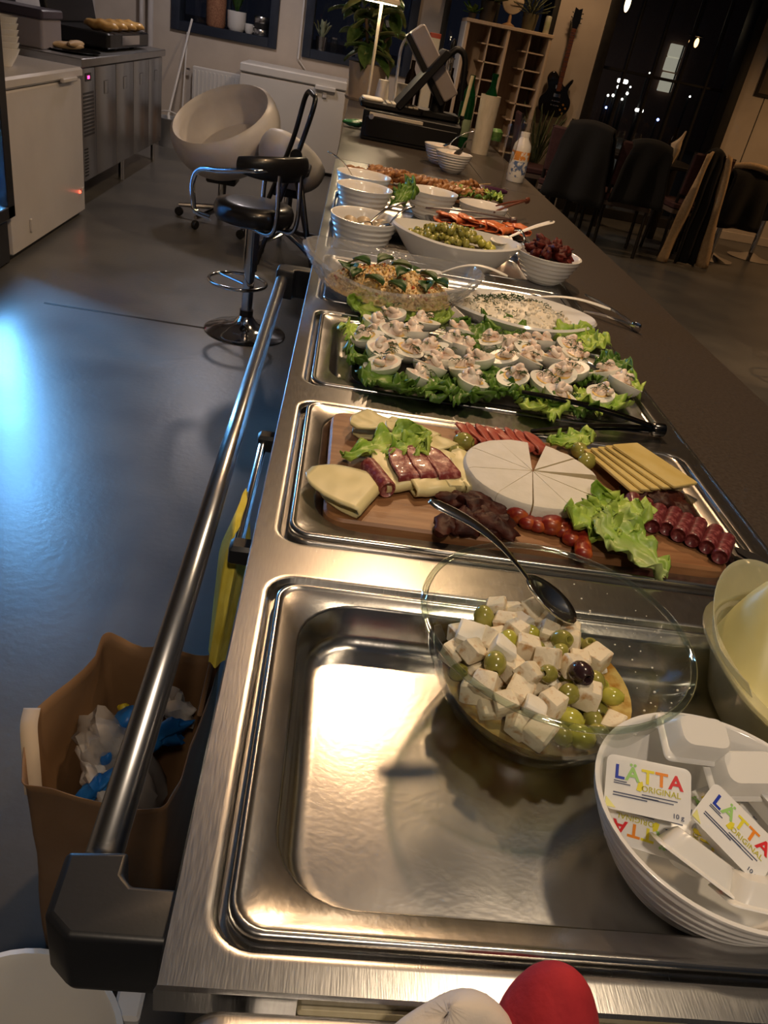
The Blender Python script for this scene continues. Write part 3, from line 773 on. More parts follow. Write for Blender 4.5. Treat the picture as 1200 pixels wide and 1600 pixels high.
for i, (a, b) in enumerate((((612, 722), (664, 786)), ((640, 720), (700, 782)), ((668, 720), (716, 768)))):
    slice_obj('salami_slice', bent_sheet(arc_curve(.046, .0052, .052, .006), .030, wav=.002, seed=i + 4.0), m_sal,
              'folded red salami slice between the cheese slices of the fan', 'cold cut', a, b, BT + .009 + .001*i, 'salami slices in the fan', th=.0024)
# dried tomatoes / dark cured pieces
def crumple(rx, ry, rz, seed, amp=.5, s=85):
    def f(x, y, z):
        k = 1 + amp*nz(x + seed, y, z, s) + .5*amp*nz(y, z, x + seed, s*2.3); return (x*k, y*k, z*k*.9)
    return ball(rx, ry, rz, 22, 14, f)
dn = 0
for i, (px, py, sx, lb) in enumerate(((752, 792, 1.15, 'a'), (735, 815, 1.0, 'a'), (775, 818, 1.1, 'a'), (715, 780, .85, 'a'), (700, 822, .8, 'a'),
                                      (1000, 775, .9, 'b'), (1035, 782, 1.1, 'b'), (1062, 798, 1.0, 'b'), (1022, 800, .9, 'b'), (1066, 815, .9, 'b'), (1045, 770, .9, 'b'))):
    o = mesh('dried_tomato', crumple(.026*sx, .019*sx, .0100*sx, i*3.1), m_dried, loc=at(px, py, BT + .0075*sx) + Vector((0, 0, 0)), rot=(0, 0, i*1.1), smooth=60)
    if lb == 'a': tag(o, 'dark wrinkled sun dried tomato in the heap by the spoon handle', 'dried tomato', 'dried tomatoes by the chorizo')
    else: tag(o, 'dark wrinkled sun dried tomato in the heap between gouda and salami', 'dried tomato', 'dried tomatoes by the gouda')
# chorizo slices
for i, (a, b) in enumerate((((812, 790), (800, 838)), ((832, 797), (815, 843)), ((846, 801), (832, 846)), ((862, 804), (853, 850)), ((880, 808), (873, 856)), ((893, 820), (888, 862)), ((905, 838), (908, 868)))):
    roll(.050 if i else .046, .0098 if i not in (0, 3) else .013, m_chor, 'folded orange red chorizo slice beside the brie' if i else 'broad chorizo slice at the head of the row beside the dark tomatoes', a, b, BT, None if i == 0 else 'chorizo slices in a row', i + 2.0, 'chorizo_slice', .75, hollow=False)
# salami rolls in a row at the end of the board
pr = [((984, 788), (986, 806)), ((1006, 797), (995, 815)), ((1026, 806), (1016, 830)), ((1050, 811), (1030, 851)), ((1069, 821), (1044, 867)), ((1088, 828), (1067, 879)), ((1113, 839), (1088, 888)), ((1131, 853), (1110, 905))]
for i, (a, b) in enumerate(pr):
    roll(.050, .0096, m_sald, 'rolled dark salami slice in the row at the end of the board' if i < 7 else 'outermost rolled dark salami slice at the board edge', a, b, BT + .001, 'salami rolls at the end of the board' if i < 7 else None, i + 5.0)
# gouda slices
for i in range(5):
    a = at(938 + 9*i, 716 - 3*i, BT + .004 + .004*i); b = at(1010 + 14*i, 778 - 3*i, BT + .004 + .002*i)
    L = (b - a).length
    o = mesh('gouda_slice', rbox(L*1.05, .066, .0042, .003, .001, 0, 2), m_ch2, smooth=40)
    m = frame(a, b) @ Matrix.Rotation(math.radians(-9), 4, 'X'); m.translation = (a + b)/2 + Vector((0, 0, .006)); o.matrix_world = m
    tag(o, 'rectangular yellow gouda slice overlapping its neighbours' if i < 4 else 'outermost yellow gouda slice nearest the pan edge', 'cheese slice', 'gouda slices at the end of the board' if i < 4 else None)
# cured ham strips behind the brie
for i in range(8):
    a = at(712 + 15*i, 674 + 2*i, BT + .008); b = at(740 + 15*i, 694 + 2*i, BT + .004)
    o = mesh('ham_slice', bent_sheet(arc_curve(.030, .0045, .034, .003), .020, 14, 6, wav=.003, seed=i*1.3), m_ham, smooth=70, solid=.002)
    o.matrix_world = frame(a, b); tag(o, 'thin folded red ham slice behind the brie', 'cold cut', 'ham slices behind the brie')
# brie cut in wedges
BC = at(832, 736, BT + .027); BC.z = BT
br = thing('brie_wheel', 'white brie wheel cut into wedges with one wedge gap', 'cheese wheel', BC)
def wedge(a0, a1, R, h, seed):
    n = max(3, int((a1 - a0)/.12)); loops = []
    rr = [R*(1 + .012*nz(math.cos(a0 + (a1 - a0)*i/n)*3, math.sin(a0 + (a1 - a0)*i/n)*3, 2)) for i in range(n + 1)]
    for ins, z in ((.006, 0), (.0, .005), (0.0, h - .006), (.0025, h - .0018), (.008, h)):
        loops.append([(0.001*math.cos((a0 + a1)/2), 0.001*math.sin((a0 + a1)/2), z)] + [((rr[i] - ins)*math.cos(a0 + (a1 - a0)*i/n), (rr[i] - ins)*math.sin(a0 + (a1 - a0)*i/n), z + (.0012*nz(i*.7, seed) if z > h*.7 else 0)) for i in range(n + 1)])
    V, F = loft(loops); n2 = n + 2; idx = []
    for k, f in enumerate(F):
        jn = k % n2 if k < 4*n2 else -1
        idx.append(1 if jn in (0, n2 - 1) else 0)
    return V, F, idx
cuts = [(.14, .66), (.664, 1.18), (1.46, 2.0), (2.003, 2.62), (2.623, 3.30), (3.303, 4.02), (4.023, 4.52), (4.54, 5.10), (5.103, 5.72), (5.723, 6.26)]
for i, (a0, a1) in enumerate(cuts):
    V, F, idx = wedge(a0, a1, .0835, .027, i)
    off = .004 if i < 2 else .0004
    am = (a0 + a1)/2
    mesh('wedge', (V, F), [m_rind, m_paste], br, loc=(off*math.cos(am), off*math.sin(am), .0005), idx=idx, smooth=35)
# big green olives on the board
for i, (px, py, r) in enumerate(((713, 711, 1.35), (724, 690, 1.3), (917, 721, 1.25), (905, 704, 1.2))):
    o = mesh('green_olive', OL, m_greenolive, loc=at(px, py, BT + .011), rot=(1.3, .5*i, i*1.0), smooth=60); o.scale = (r*1.1, r*1.1, r)
    tag(o, ('round green olive beside the folded cheese and brie', 'green olive tucked behind the round olive at the ham', 'green olive between brie and gouda', 'green olive under the lettuce behind the brie')[i], 'olive')
# lettuce on the board
def leaf(label, p0, p1, z, wd, ruf, seed, mat, curl=.3, group=None, l0=.004, l1=.012, name='lettuce_leaf'):
    a, b = at(p0[0], p0[1], z + l0), at(p1[0], p1[1], z + l1)
    o = mesh(name, leaf_sheet((b - a).length, wd, ruf, seed, curl, 26, 21), mat, smooth=180, solid=.0009); o.matrix_world = frame(a, b)
    return tag(o, label, 'lettuce', group)
m_lrib = M('pale lettuce heart', (0.42, 0.50, 0.20), 0.42, c2=(0.26, 0.42, 0.06), scale=24, bump=0.4, bscale=60)
leaf('small curly lettuce leaf with pale stem between the cheese rows', (538, 712), (664, 692), BT, .030, .012, 1.0, m_lettuce, .25, l0=.012, l1=.016)
leaf('curly light green lettuce leaf lying on the small leaf', (600, 712), (668, 700), BT, .020, .012, 4.4, m_lettuce, .3, l0=.016, l1=.022)
leaf('broad pale lettuce leaf with white stem pointing at the pan rim', (1040, 900), (930, 812), BT, .036, .011, 2.2, m_lrib, .22, l0=.006, l1=.016)
leaf('curly bright lettuce leaf between chorizo and salami rolls', (955, 850), (900, 800), BT, .036, .014, 3.6, m_lettuce, .35, l0=.012, l1=.016)
leaf('second curly bright lettuce leaf on the chorizo row', (965, 840), (965, 788), BT, .036, .014, 6.1, m_lettuce, .3, l0=.012, l1=.018)
leaf('small lettuce leaf behind the brie wedge', (855, 690), (925, 690), BT, .018, .010, 5.0, m_lettuce, .25, l0=.010, l1=.012)

# ================================================================== PAN 3: egg halves on lettuce on a black platter
m_blackdish = M('black glossy platter', (0.008, 0.008, 0.009), 0.16, coat=0.3)
pl = mesh('egg_platter', loft([rrect(.40, .215, .03, 0, 6), rrect(.43, .245, .035, .004, 6), rrect(.462, .276, .03, .016, 6), rrect(.462, .276, .03, .018, 6), rrect(.445, .262, .03, .0165, 6), rrect(.41, .225, .03, .006, 6)]), m_blackdish, loc=(0.322, 0.985, F2 + .0005), smooth=50)
tag(pl, 'black rectangular platter under the egg halves and lettuce', 'platter')
EZ = F2 + .030
lv = [((600, 505), (565, 478)), ((640, 500), (600, 466)), ((600, 530), (536, 530)), ((600, 560), (545, 568)), ((630, 585), (585, 612)), ((670, 595), (655, 630)), ((700, 590), (700, 634)), ((735, 600), (725, 630)), ((760, 590), (768, 622)),
      ((680, 505), (672, 486)), ((730, 545), (745, 515)), ((760, 560), (745, 540)), ((800, 600), (797, 628)), ((830, 610), (850, 660)), ((870, 615), (900, 655)), ((910, 610), (950, 650)), ((940, 600), (1000, 612)), ((930, 570), (975, 572)),
      ((900, 550), (930, 528)), ((880, 545), (905, 525)), ((790, 530), (785, 505)), ((745, 570), (760, 600)), ((700, 560), (720, 540)), ((905, 585), (925, 600))]
gx = random.Random(5)
for i, (a, b) in enumerate(lv):
    leaf('curly green lettuce leaf spreading under the egg halves', a, b, F2 + .012, .034 + .012*gx.random(), .015, i*1.7, m_lettuce_d if gx.random() < .72 else m_lettuce, .22, 'lettuce under the eggs', l0=.014, l1=.016)
m_egg = M('boiled egg white', (0.86, 0.85, 0.76), 0.3, c2=(0.83, 0.82, 0.72), scale=20, sss=0.0, spec=0.5)
m_yolk = M('egg yolk', (0.74, 0.46, 0.10), 0.5, c2=(0.80, 0.56, 0.20), scale=60, bump=0.3)
m_shrimp = M('shrimp mayonnaise', (0.90, 0.66, 0.52), 0.36, c2=(0.92, 0.83, 0.72), scale=70, detail=4, bump=0.5, bscale=110, spec=0.5)
def egg_proto(kind):
    t = thing('egg_half', 'x', 'egg half')
    def half(x, y, z): return (x*(1 + .12*x/.026), y*(1 - .10*x/.026), min(z, 0.0) if z > 0 else z)
    loops = []
    for i in range(8):
        a = -PI/2 + (PI/2)*i/7
        loops.append([(0.0265*max(math.cos(a), .02)*math.cos(q)*(1 + .10*math.cos(q)), .0205*max(math.cos(a), .02)*math.sin(q), .0195*math.sin(a) + .0195) for q in [2*PI*j/24 for j in range(24)]])
    mesh('egg_white', loft(loops), m_egg, t, smooth=50)
    mesh('yolk', disc(3, 16, lambda r, a: (.013*r*math.cos(a) + .002, .0125*r*math.sin(a), .0212 - .0012*r)), m_yolk, t, smooth=180)
    g = random.Random(kind)
    mb = MB()
    for k in range(2 + kind % 2):
        x, y = g.uniform(-.010, .010), g.uniform(-.007, .007)
        P = [(x + .007*math.cos(q + k), y + .006*math.sin(q + k), .0255 + .003*math.sin(q*2) + .0022*g.random() + .001*k) for q in (0, .8, 1.6, 2.4, 3.2)]
        mb.add(tube(curve(P, 3), [.0016, .0028, .0036, .0040, .0042, .0044, .0044, .0043, .0040, .0036, .0032, .0026, .0016], 8))
    mb.add(move(mound(7, 18, .0165, .0125, .0105, .006, 95, kind*1.0), (-.004, 0, .0190)))
    mesh_o = mb.build('shrimp_topping', m_shrimp, t, smooth=70)
    mb = MB()
    for k in range(7):
        x, y = g.uniform(-.014, .014), g.uniform(-.012, .012); q = g.uniform(0, 6.3); L = g.uniform(.006, .012)
        for s in (-1, 0, 1):
            mb.add(tube([(x, y, .029), (x + .5*L*math.cos(q + .3*s), y + .5*L*math.sin(q + .3*s), .0315), (x + L*math.cos(q + .55*s), y + L*math.sin(q + .55*s), .029)], [.0006, .0005, .0003], 4))
    stuff(mb.build('dill', m_dill, t))
    return t
protos = [egg_proto(k) for k in range(4)]
eg = [(300,265),(228,292),(213,332),(283,320),(383,287),(362,328),(497,320),(470,352),(246,378),(322,372),(268,415),(415,372),(362,455),(402,428),(455,405),(512,374),(520,440),(530,475),(572,405),(640,355),
      (695,350),(712,382),(755,352),(700,408),(832,362),(790,405),(848,396),(815,447),(868,440),(665,460),(755,472),(800,515),(965,448),(1000,480),(940,510),(600,350),(640,400),(905,400)]
used = set()
for i, (x, y) in enumerate(eg[:37]):
    k = i % 4
    p = at(x/2 + 470, y/2 + 360, EZ + .012) - Vector((0, 0, .012 + .006))
    rot = (gx.uniform(-.35, .35), gx.uniform(-.3, .3), gx.uniform(0, 6.28))
    if k in used: o = copy_tree(protos[k], p, rot)
    else: used.add(k); o = protos[k]; o.location = p; o.rotation_euler = rot
    o['label'] = 'egg half topped with shrimp mayonnaise and dill on the lettuce'; o['group'] = 'egg halves on the black platter'
    s = gx.uniform(1.06, 1.22); o.scale = (s, s, s)
# dark tongs lying along the platter
m_tong = M('dark steel tongs', (0.10, 0.095, 0.09), 0.18, 1.0)
def tongs(name, label, pivot, tip1, tip2, mat, wd=.012, arch=.006, grip=None):
    pv, a, b = Vector(pivot), Vector(tip1), Vector(tip2)
    t = thing(name, label, 'tongs', pv)
    for tp in (a, b):
        m = frame(pv, tp) ; m.translation = (0, 0, 0); L = (tp - pv).length
        loops = []
        for i in range(15):
            s = i/14; x = L*s; w_ = wd*(.75 + .25*math.sin(min(1, s*1.4)*PI)) * (1 if s < .85 else 1.0 - .45*(s - .85)/.15); z = arch*math.sin(s*PI)
            loops.append([(x, -w_/2, z - .0008), (x, w_/2, z - .0008), (x, w_/2*.8, z + .0028), (x, 0, z + .0014), (x, -w_/2*.8, z + .0028)])
        mesh('arm', move(loft(loops), m), mat, t, smooth=40)
    mesh('hinge', move(loft([[(-.004 + x, (wd*.62)*math.cos(2*PI*j/16)*k, (.010)*math.sin(2*PI*j/16)*k) for j in range(16)] for x, k in ((0, .5), (.0015, 1), (.018, 1), (.022, .7))]), frame((0, 0, 0), ((a + b)/2 - pv))), mat, t, smooth=40)
    return t
tongs('serving_tongs', 'dark steel tongs resting across the lettuce on the egg platter', at(1034, 672, ZT + .012), at(815, 613, F2 + .050), at(830, 675, ZT + .004), m_tong, .016, .006)

# ================================================================== PAN 4: crystal bowl of grain salad, oval dish of cottage cheese
m_crystal = GLASS('ribbed crystal glass', (0.90, 0.91, 0.92), 0.10, 1.5, milk=0.22, milkc=(0.62, 0.63, 0.64), base=0.14)
CB = Vector((0.157, 1.295, F2 + .001))
def cry(s, a, ins=0.0):
    r = 0.080 + (0.166 - 0.080)*(s**0.72) - ins
    lift = 1 + .16*math.cos(2*a)*s*s
    k = 1 + .05*math.cos(2*a)*s
    if not ins and s > .05: d_ = noise.voronoi(Vector((math.cos(a)*12, math.sin(a)*12, s*9)))[0]; r += .011*min(.5, d_[1] - d_[0])
    return (r*k*math.cos(a), r*(1 - .04*s)*math.sin(a), (.004 if ins else 0) + .084*s*lift)
N = 260
lo = [[cry(i/48, 2*PI*j/N) for j in range(N)] for i in range(49)] + [[cry(i/48, 2*PI*j/N, .004) for j in range(N)] for i in range(48, -1, -3)]
o = mesh('crystal_bowl', loft(lo, True, True), m_crystal, loc=CB, rot=(0, 0, -.1), smooth=60)
tag(o, 'textured crystal glass bowl of grain salad with basil', 'bowl')
m_grain = M('grain salad', (0.55, 0.33, 0.10), 0.5, c2=(0.72, 0.56, 0.30), scale=140, detail=3, ramp=(.4, .6), bump=0.8, bscale=180)
m_basil = M('basil leaf', (0.016, 0.055, 0.008), 0.5, c2=(0.034, 0.095, 0.014), scale=40, bump=0.3, bscale=60)
m_pepper = M('red pepper pieces', (0.45, 0.06, 0.02), 0.3, c2=(0.55, 0.12, 0.03), scale=40)
m_corn = M('yellow pepper pieces', (0.70, 0.42, 0.04), 0.35, c2=(0.78, 0.54, 0.10), scale=40)
sa = mesh('grain_salad', mound(16, 40, .128, .122, .034, .008, 34, 2.0, 2.0), m_grain, loc=CB + Vector((0, 0, .036)), smooth=180)
stuff(tag(sa, 'heap of couscous grain salad in the crystal bowl', 'salad'))
gx = random.Random(11)
mb = MB()
for i in range(900):
    r = math.sqrt(gx.random())*.116; a = gx.uniform(0, 6.28); x, y = r*math.cos(a), r*math.sin(a)
    z = .034*(1 - (r/.125)**2) + .008*nz(x + 2, y - 2, 2, 34)
    mb.add(ball(.0034, .0026, .0022, 6, 4), 0 if i % 7 else (2 if i % 14 else 1), XF((x, y, z + .0015), (gx.random()*3, gx.random()*3, gx.random()*3), gx.uniform(.6, 1.5)))
stuff(mb.build('grains', [m_grain, m_pepper, m_corn], sa, smooth=180))
for i in range(13):
    r = (.030 + .075*gx.random()); a = i*2.4; x, y = r*math.cos(a), r*math.sin(a)
    z = .034*(1 - (r/.125)**2) + .036 + .006 + .008*nz(x + 2, y - 2, 2, 34)
    def lf(u, v):
        s = v*2 - 1; w_ = .016*math.sin(PI*min(1, u*.97 + .03))**.8; return (.042*(u - .5), w_*s, .008*s*s + .006*math.sin(u*PI))
    o = mesh('basil_leaf', grid(10, 7, lf), m_basil, loc=CB + Vector((x, y, z)), rot=(gx.uniform(-.25, .25), gx.uniform(-.2, .2), gx.uniform(0, 6)), smooth=180, solid=.0006)
    tag(o, 'dark green basil leaf lying on the grain salad', 'basil', 'basil leaves on the grain salad')
m_wplastic = M('white plastic spoon', (0.78, 0.76, 0.72), 0.3)
spoon('plastic_spoon', 'white plastic serving spoon with hooked handle in the grain salad', at(668, 425, CB.z + .066), at(795, 432, CB.z + .092), .06, .045, m_wplastic, hw=.0075, arch=.018)
OC = Vector((0.425, 1.283, F2 + .001))
def boat(rx, ry, h, foot, tip=1.0, thick=.004, n=56, endlift=.0, pw=.55, ns=12):
    def f(s, a, ins):
        c, sn = math.cos(a), math.sin(a)
        sx = c*(1 + .10*tip*abs(c)**3*s); r = foot + (1 - foot)*s**pw
        return ((rx*r - ins)*sx, (ry*r - ins)*sn*(1 - .10*tip*abs(c)**2), (thick if ins else 0) + h*s*(1 + endlift*c*c))
    lo = [[f(i/ns, 2*PI*j/n, 0) for j in range(n)] for i in range(ns + 1)] + [[f(i/ns, 2*PI*j/n, thick) for j in range(n)] for i in range(ns, -1, -1)]
    return loft(lo, True, True)
o = mesh('oval_dish', boat(.138, .118, .042, .55, 1.2), m_white, loc=OC, rot=(0, 0, .05), smooth=60)
tag(o, 'white oval dish of cottage cheese with chopped dill', 'dish')
m_cottage = M('cottage cheese', (0.78, 0.70, 0.56), 0.45, c2=(0.82, 0.77, 0.66), scale=60, bump=0.6, bscale=120)
co = mesh('cottage_cheese', mound(14, 40, .118, .100, .030, .010, 45, 5.0, 2.4), m_cottage, loc=OC + Vector((-.008, 0, .026)), smooth=180)
stuff(tag(co, 'lumpy white cottage cheese heaped in the oval dish', 'cottage cheese'))
mb = MB()
for i in range(420):
    r = math.sqrt(gx.random())*.96; a = gx.uniform(0, 6.28); x, y = r*.116*math.cos(a), r*.098*math.sin(a)
    z = .030*(1 - r**2.4) + .010*nz(x + 5, y - 5, 5, 45)
    mb.add(ball(.0042, .0036, .0030, 7, 5), 0, XF((x, y, z), (gx.random()*3, gx.random()*3, 0), gx.uniform(.6, 1.3)))
stuff(mb.build('curds', m_cottage, co, smooth=180))
mb = MB()
for i in range(330):
    r = math.sqrt(gx.random())*.85 if i % 5 else gx.random()*1.0; a = gx.gauss(2.3, 1.0); x, y = r*.112*math.cos(a), r*.095*math.sin(a); q = gx.uniform(0, 6.28); L = gx.uniform(.004, .009)
    z = .030*(1 - min(r, 1)**2.4) + .010*nz(x + 5, y - 5, 5, 45) + .004
    mb.add(tube([(x, y, z), (x + L*math.cos(q), y + L*math.sin(q), z + .002)], .0009, 4))
stuff(mb.build('chopped_dill', m_dill, co))
spoon('plastic_spoon', 'white plastic spoon standing in the cottage cheese', at(796, 462, OC.z + .058), at(956, 484, OC.z + .080), .075, .050, m_wplastic, hw=.0075, arch=.012)
tongs('serving_tongs', 'polished steel tongs lying open on the dark bar top', at(998, 513, ZT + .010), at(914, 461, ZT + .016), at(912, 487, ZT + .004), m_chrome, .008, .004)

# ================================================================== PAN 5: mushrooms, olives, beets
ribbed_bowl('mushroom_bowl', 'white ribbed bowl of mushroom caps with two steel spoons', (0.102, 1.715, F2 + .001), .082, .100, .082, ribs=6, foot=.55)
m_mush = M('pickled mushroom', (0.42, 0.32, 0.20), 0.35, c2=(0.58, 0.48, 0.34), scale=40, coat=.3)
m_mould = M('dark vegetable mix', (0.05, 0.045, 0.02), 0.5, c2=(0.16, 0.11, 0.05), scale=60, bump=.6, bscale=80)
for i, (dx, dy) in enumerate(((-.03, .03), (.0, .045), (-.035, -.02), (.03, .02), (.01, -.01), (.035, -.035), (-.01, -.05), (.045, .05))):
    o = mesh('mushroom', ball(.019, .018, .012, 14, 9, lambda x, y, z: (x, y, z*(1.0 if z > 0 else .45))), m_mush, loc=(0.102 + dx, 1.715 + dy, F2 + .060), rot=(.3*math.sin(i), .3*math.cos(i*2), 0), smooth=70)
    tag(o, 'pale pickled mushroom cap in the ribbed bowl', 'mushroom', 'mushroom caps in the bowl')
fb = mesh('mushroom_brine', mound(6, 28, .066, .080, .004, .003, 60, 1.0), m_mould, loc=(0.102, 1.715, F2 + .047), smooth=180)
stuff(tag(fb, 'dark vegetable mix under the mushroom caps', 'vegetables'))
spoon('steel_spoon', 'steel spoon lying across the mushroom caps in the ribbed bowl', at(570, 352, F2 + .068), at(634, 316, F2 + .110), .05, .034, m_spoon, hw=.006)
spoon('steel_spoon', 'second steel spoon leaning towards the olive boat', at(600, 356, F2 + .072), at(648, 322, F2 + .115), .05, .034, m_spoon, hw=.006)
OB = Vector((0.322, 1.665, F2 + .001))
o = mesh('olive_boat', boat(.142, .118, .080, .42, 1.0, endlift=.10), m_white, loc=OB, rot=(0, 0, -.12), smooth=60)
tag(o, 'white boat shaped bowl heaped with green olives', 'bowl')
bs = mesh('olive_brine', mound(6, 30, .112, .090, .016, .003, 50, 1.0), m_mould, loc=OB + Vector((-.006, 0, .052)), smooth=180)
stuff(tag(bs, 'dark olive brine in the white boat bowl', 'brine'))
op = []
base = None; tries = 0
while len(op) < 95 and tries < 9000:
    tries += 1
    r = math.sqrt(gx.random()); a = gx.uniform(0, 6.28); x, y = r*.112*math.cos(a) - .012, r*.084*math.sin(a)
    z = .062 + .038*(1 - r**2)*gx.choice((1, 1, .6))
    if any((x - q[0])**2 + (y - q[1])**2 + (z - q[2])**2 < .0150**2 for q in op): continue
    op.append((x, y, z))
for i, (x, y, z) in enumerate(op):
    mt = x > .04
    key = 'yo' if mt else 'go'
    if key not in first:
        o = mesh('green_olive', OL, m_yellowolive if mt else m_greenolive, smooth=60); first[key] = o
        tag(o, 'yellow green pitted olive at the handle end of the white boat bowl' if mt else 'dull green pitted olive heaped in the white boat bowl', 'olive', 'yellow olives in the boat bowl' if mt else 'green olives in the boat bowl')
    else: o = copy_tree(first[key])
    o.location = OB + Vector((x, y, z)); o.rotation_euler = (gx.uniform(0, 3), gx.uniform(0, 3), 0)
ld = spoon('plastic_ladle', 'white plastic ladle with slotted handle resting on the olive boat', at(785, 374, OB.z + .082), at(866, 346, OB.z + .118), .062, .05, m_wplastic, hw=.0095, arch=.004)
mesh('hanging_slot', move(rbox(.022, .006, .0012, .003, .0004, 0, 3), ((at(785, 374, OB.z + .082) - at(866, 346, OB.z + .118)).length - .020, 0, .0022)), m_plastic, ld)
BB = Vector((0.540, 1.632, ZT + .002))
ribbed_bowl('beet_bowl', 'white ribbed bowl of dark red dried tomato strips on the counter edge', BB, .078, .088, .066, ribs=6, foot=.46)
m_beet = M('dark red tomato strips', (0.042, 0.0045, 0.004), 0.6, c2=(0.10, 0.012, 0.008), scale=60, bump=.3, bscale=80, spec=.2)
for i in range(14):
    a = i*2.4; r = .012 + .032*(i/14)**.5
    o = mesh('tomato_strip', crumple(.024, .013, .011, i*2.7 + 40, .7, 75), m_beet, loc=BB + Vector((r*math.cos(a), r*math.sin(a)*1.1, .062 + .022*(1 - i/14))), rot=(gx.uniform(-.7, .7), gx.uniform(-.5, .5), gx.uniform(0, 6)), smooth=60)
    tag(o, 'dark red dried tomato strip heaped in the small ribbed bowl', 'dried tomato', 'dried tomato strips in the bowl')
bf = mesh('tomato_filling', mound(5, 24, .066, .074, .012, .004, 60, 3.0), m_beet, loc=BB + Vector((0, 0, .042)), smooth=180)
stuff(tag(bf, 'mass of dark red dried tomato filling the small bowl', 'dried tomato'))
spoon('steel_spoon', 'steel spoon standing behind the dried tomato bowl', BB + Vector((-.045, .03, .070)), BB + Vector((-.075, .085, .088)), .035, .028, m_spoon, hw=.006)

# vegetable platter below the bowls of rows 5 and 6
def black_platter(label, cx, cy, wd, dp, z=F2 + .0006):
    o = mesh('black_platter', loft([rrect(wd*.9, dp*.86, .02, 0, 5), rrect(wd, dp, .025, .008, 5), rrect(wd, dp, .025, .010, 5), rrect(wd*.95, dp*.93, .02, .0095, 5), rrect(wd*.88, dp*.84, .02, .003, 5)]), m_blackdish, loc=(cx, cy, z), smooth=50)
    return tag(o, label, 'platter')
black_platter('black platter of sliced vegetables between the ribbed bowls', .22, 1.905, .40, .115, ZT + .004)
m_onion = M('red onion slice', (0.42, 0.10, 0.22), 0.35, c2=(0.68, 0.50, 0.55), scale=30, stretch=(6, 6, 1))
m_radish = M('radish', (0.45, 0.02, 0.05), 0.3, c2=(0.55, 0.05, 0.08), scale=20)
m_cuc = M('cucumber slice', (0.40, 0.50, 0.22), 0.4, c2=(0.58, 0.64, 0.36), scale=30)
vz = ZT + .008
for i in range(26):
    x, y = .04 + .36*gx.random(), 1.862 + .085*gx.random(); k = i % 4
    if k == 0: o = mesh('onion_ring', lathe([(.013, 0), (.016, .001), (.016, .004), (.013, .005), (.012, .0025)], 18, cap0=False, cap1=False), m_onion); tag(o, 'ring of red onion on the black vegetable platter', 'onion', 'onion rings on the platter')
    elif k == 1: o = mesh('radish', ball(.010, .010, .010, 12, 8), m_radish); tag(o, 'red radish on the black vegetable platter', 'radish', 'radishes on the platter')
    elif k == 2: o = mesh('cucumber_slice', lathe([(.001, 0), (.015, 0), (.016, .0015), (.015, .003), (.001, .003)], 18), m_cuc); tag(o, 'cucumber slice on the black vegetable platter', 'cucumber', 'cucumber slices on the platter')
    else: o = mesh('lettuce_leaf', leaf_sheet(.045, .018, .010, i*1.1, .3, 12, 9), m_lettuce_d, solid=.0008, smooth=180); tag(o, 'small dark salad leaf on the black vegetable platter', 'lettuce', 'salad leaves on the platter')
    o.location = (x, y, vz + (.010 if k == 1 else .006)); o.rotation_euler = (gx.uniform(-.4, .4), gx.uniform(-.4, .4), gx.uniform(0, 6))

# ================================================================== PANS 6 and 7
ribbed_bowl('dip_bowl', 'white ribbed bowl between its twin and the mushroom bowl', (0.102, 2.105, F2 + .001), .080, .088, .084, ribs=6, foot=.55)
ribbed_bowl('dip_bowl', 'white ribbed bowl with a steel spoon between its twin and the skewers', (0.100, 2.320, F2 + .001), .084, .088, .084, ribs=6, foot=.55)
ribbed_bowl('dip_bowl', 'white ribbed bowl behind the smoked salmon platter', (0.312, 2.270, F2 + .001), .078, .078, .080, ribs=6, foot=.55)
ribbed_bowl('dip_bowl', 'white ribbed bowl at the bar side behind the salmon', (0.470, 2.250, F2 + .001), .076, .076, .070, ribs=6, foot=.55)
m_dip = M('pale cream dip', (0.66, 0.56, 0.44), 0.35, c2=(0.72, 0.62, 0.5), scale=20, bump=.3)
for i, (x, y, c) in enumerate(((.102, 2.105, 'ribbed bowl next to the mushroom bowl'), (.100, 2.320, 'bowl with the steel spoon'), (.312, 2.270, 'bowl behind the salmon'), (.470, 2.250, 'bowl at the bar side'))):
    d_ = mesh('cream_dip', mound(6, 28, .066, .070, .006, .004, 40, i*1.0), m_dip, loc=(x, y, F2 + .040), smooth=180); tag(d_, 'pale cream dip in the ' + c, 'dip')
spoon('steel_spoon', 'steel spoon leaning out of the ribbed dip bowl by the stool', (0.085, 2.33, F2 + .055), at(512, 236, F2 + .135), .05, .034, m_spoon, hw=.005)
leaf('bunch of curly parsley between the ribbed bowls', (615, 302), (650, 290), ZT + .02, .030, .018, 3.3, m_lettuce_d, .4, l0=.02, l1=.05, name='parsley')
leaf('second sprig of curly parsley beside the salmon', (612, 322), (645, 305), ZT + .01, .028, .018, 8.3, m_lettuce_d, .4, l0=.02, l1=.045, name='parsley')
black_platter('black platter of smoked salmon slices', .425, 2.065, .28, .150, ZT + .004)
m_salmon = M('smoked salmon', (0.62, 0.12, 0.03), 0.3, c2=(0.74, 0.24, 0.09), scale=30, stretch=(1, 4, 1), bump=.3, coat=.2)
for i in range(9):
    o = mesh('salmon_slice', bent_sheet(arc_curve(.050, .007, .040, .006), .075, 16, 8, wav=.007, seed=i*1.9), m_salmon, loc=(.315 + .026*i, 2.060 + .02*math.sin(i*2), ZT + .014 + .003*(i % 3)), rot=(0, -.1, gx.uniform(-.9, .9)), smooth=70, solid=.003)
    tag(o, 'folded orange smoked salmon slice on the black platter', 'salmon', 'smoked salmon slices')
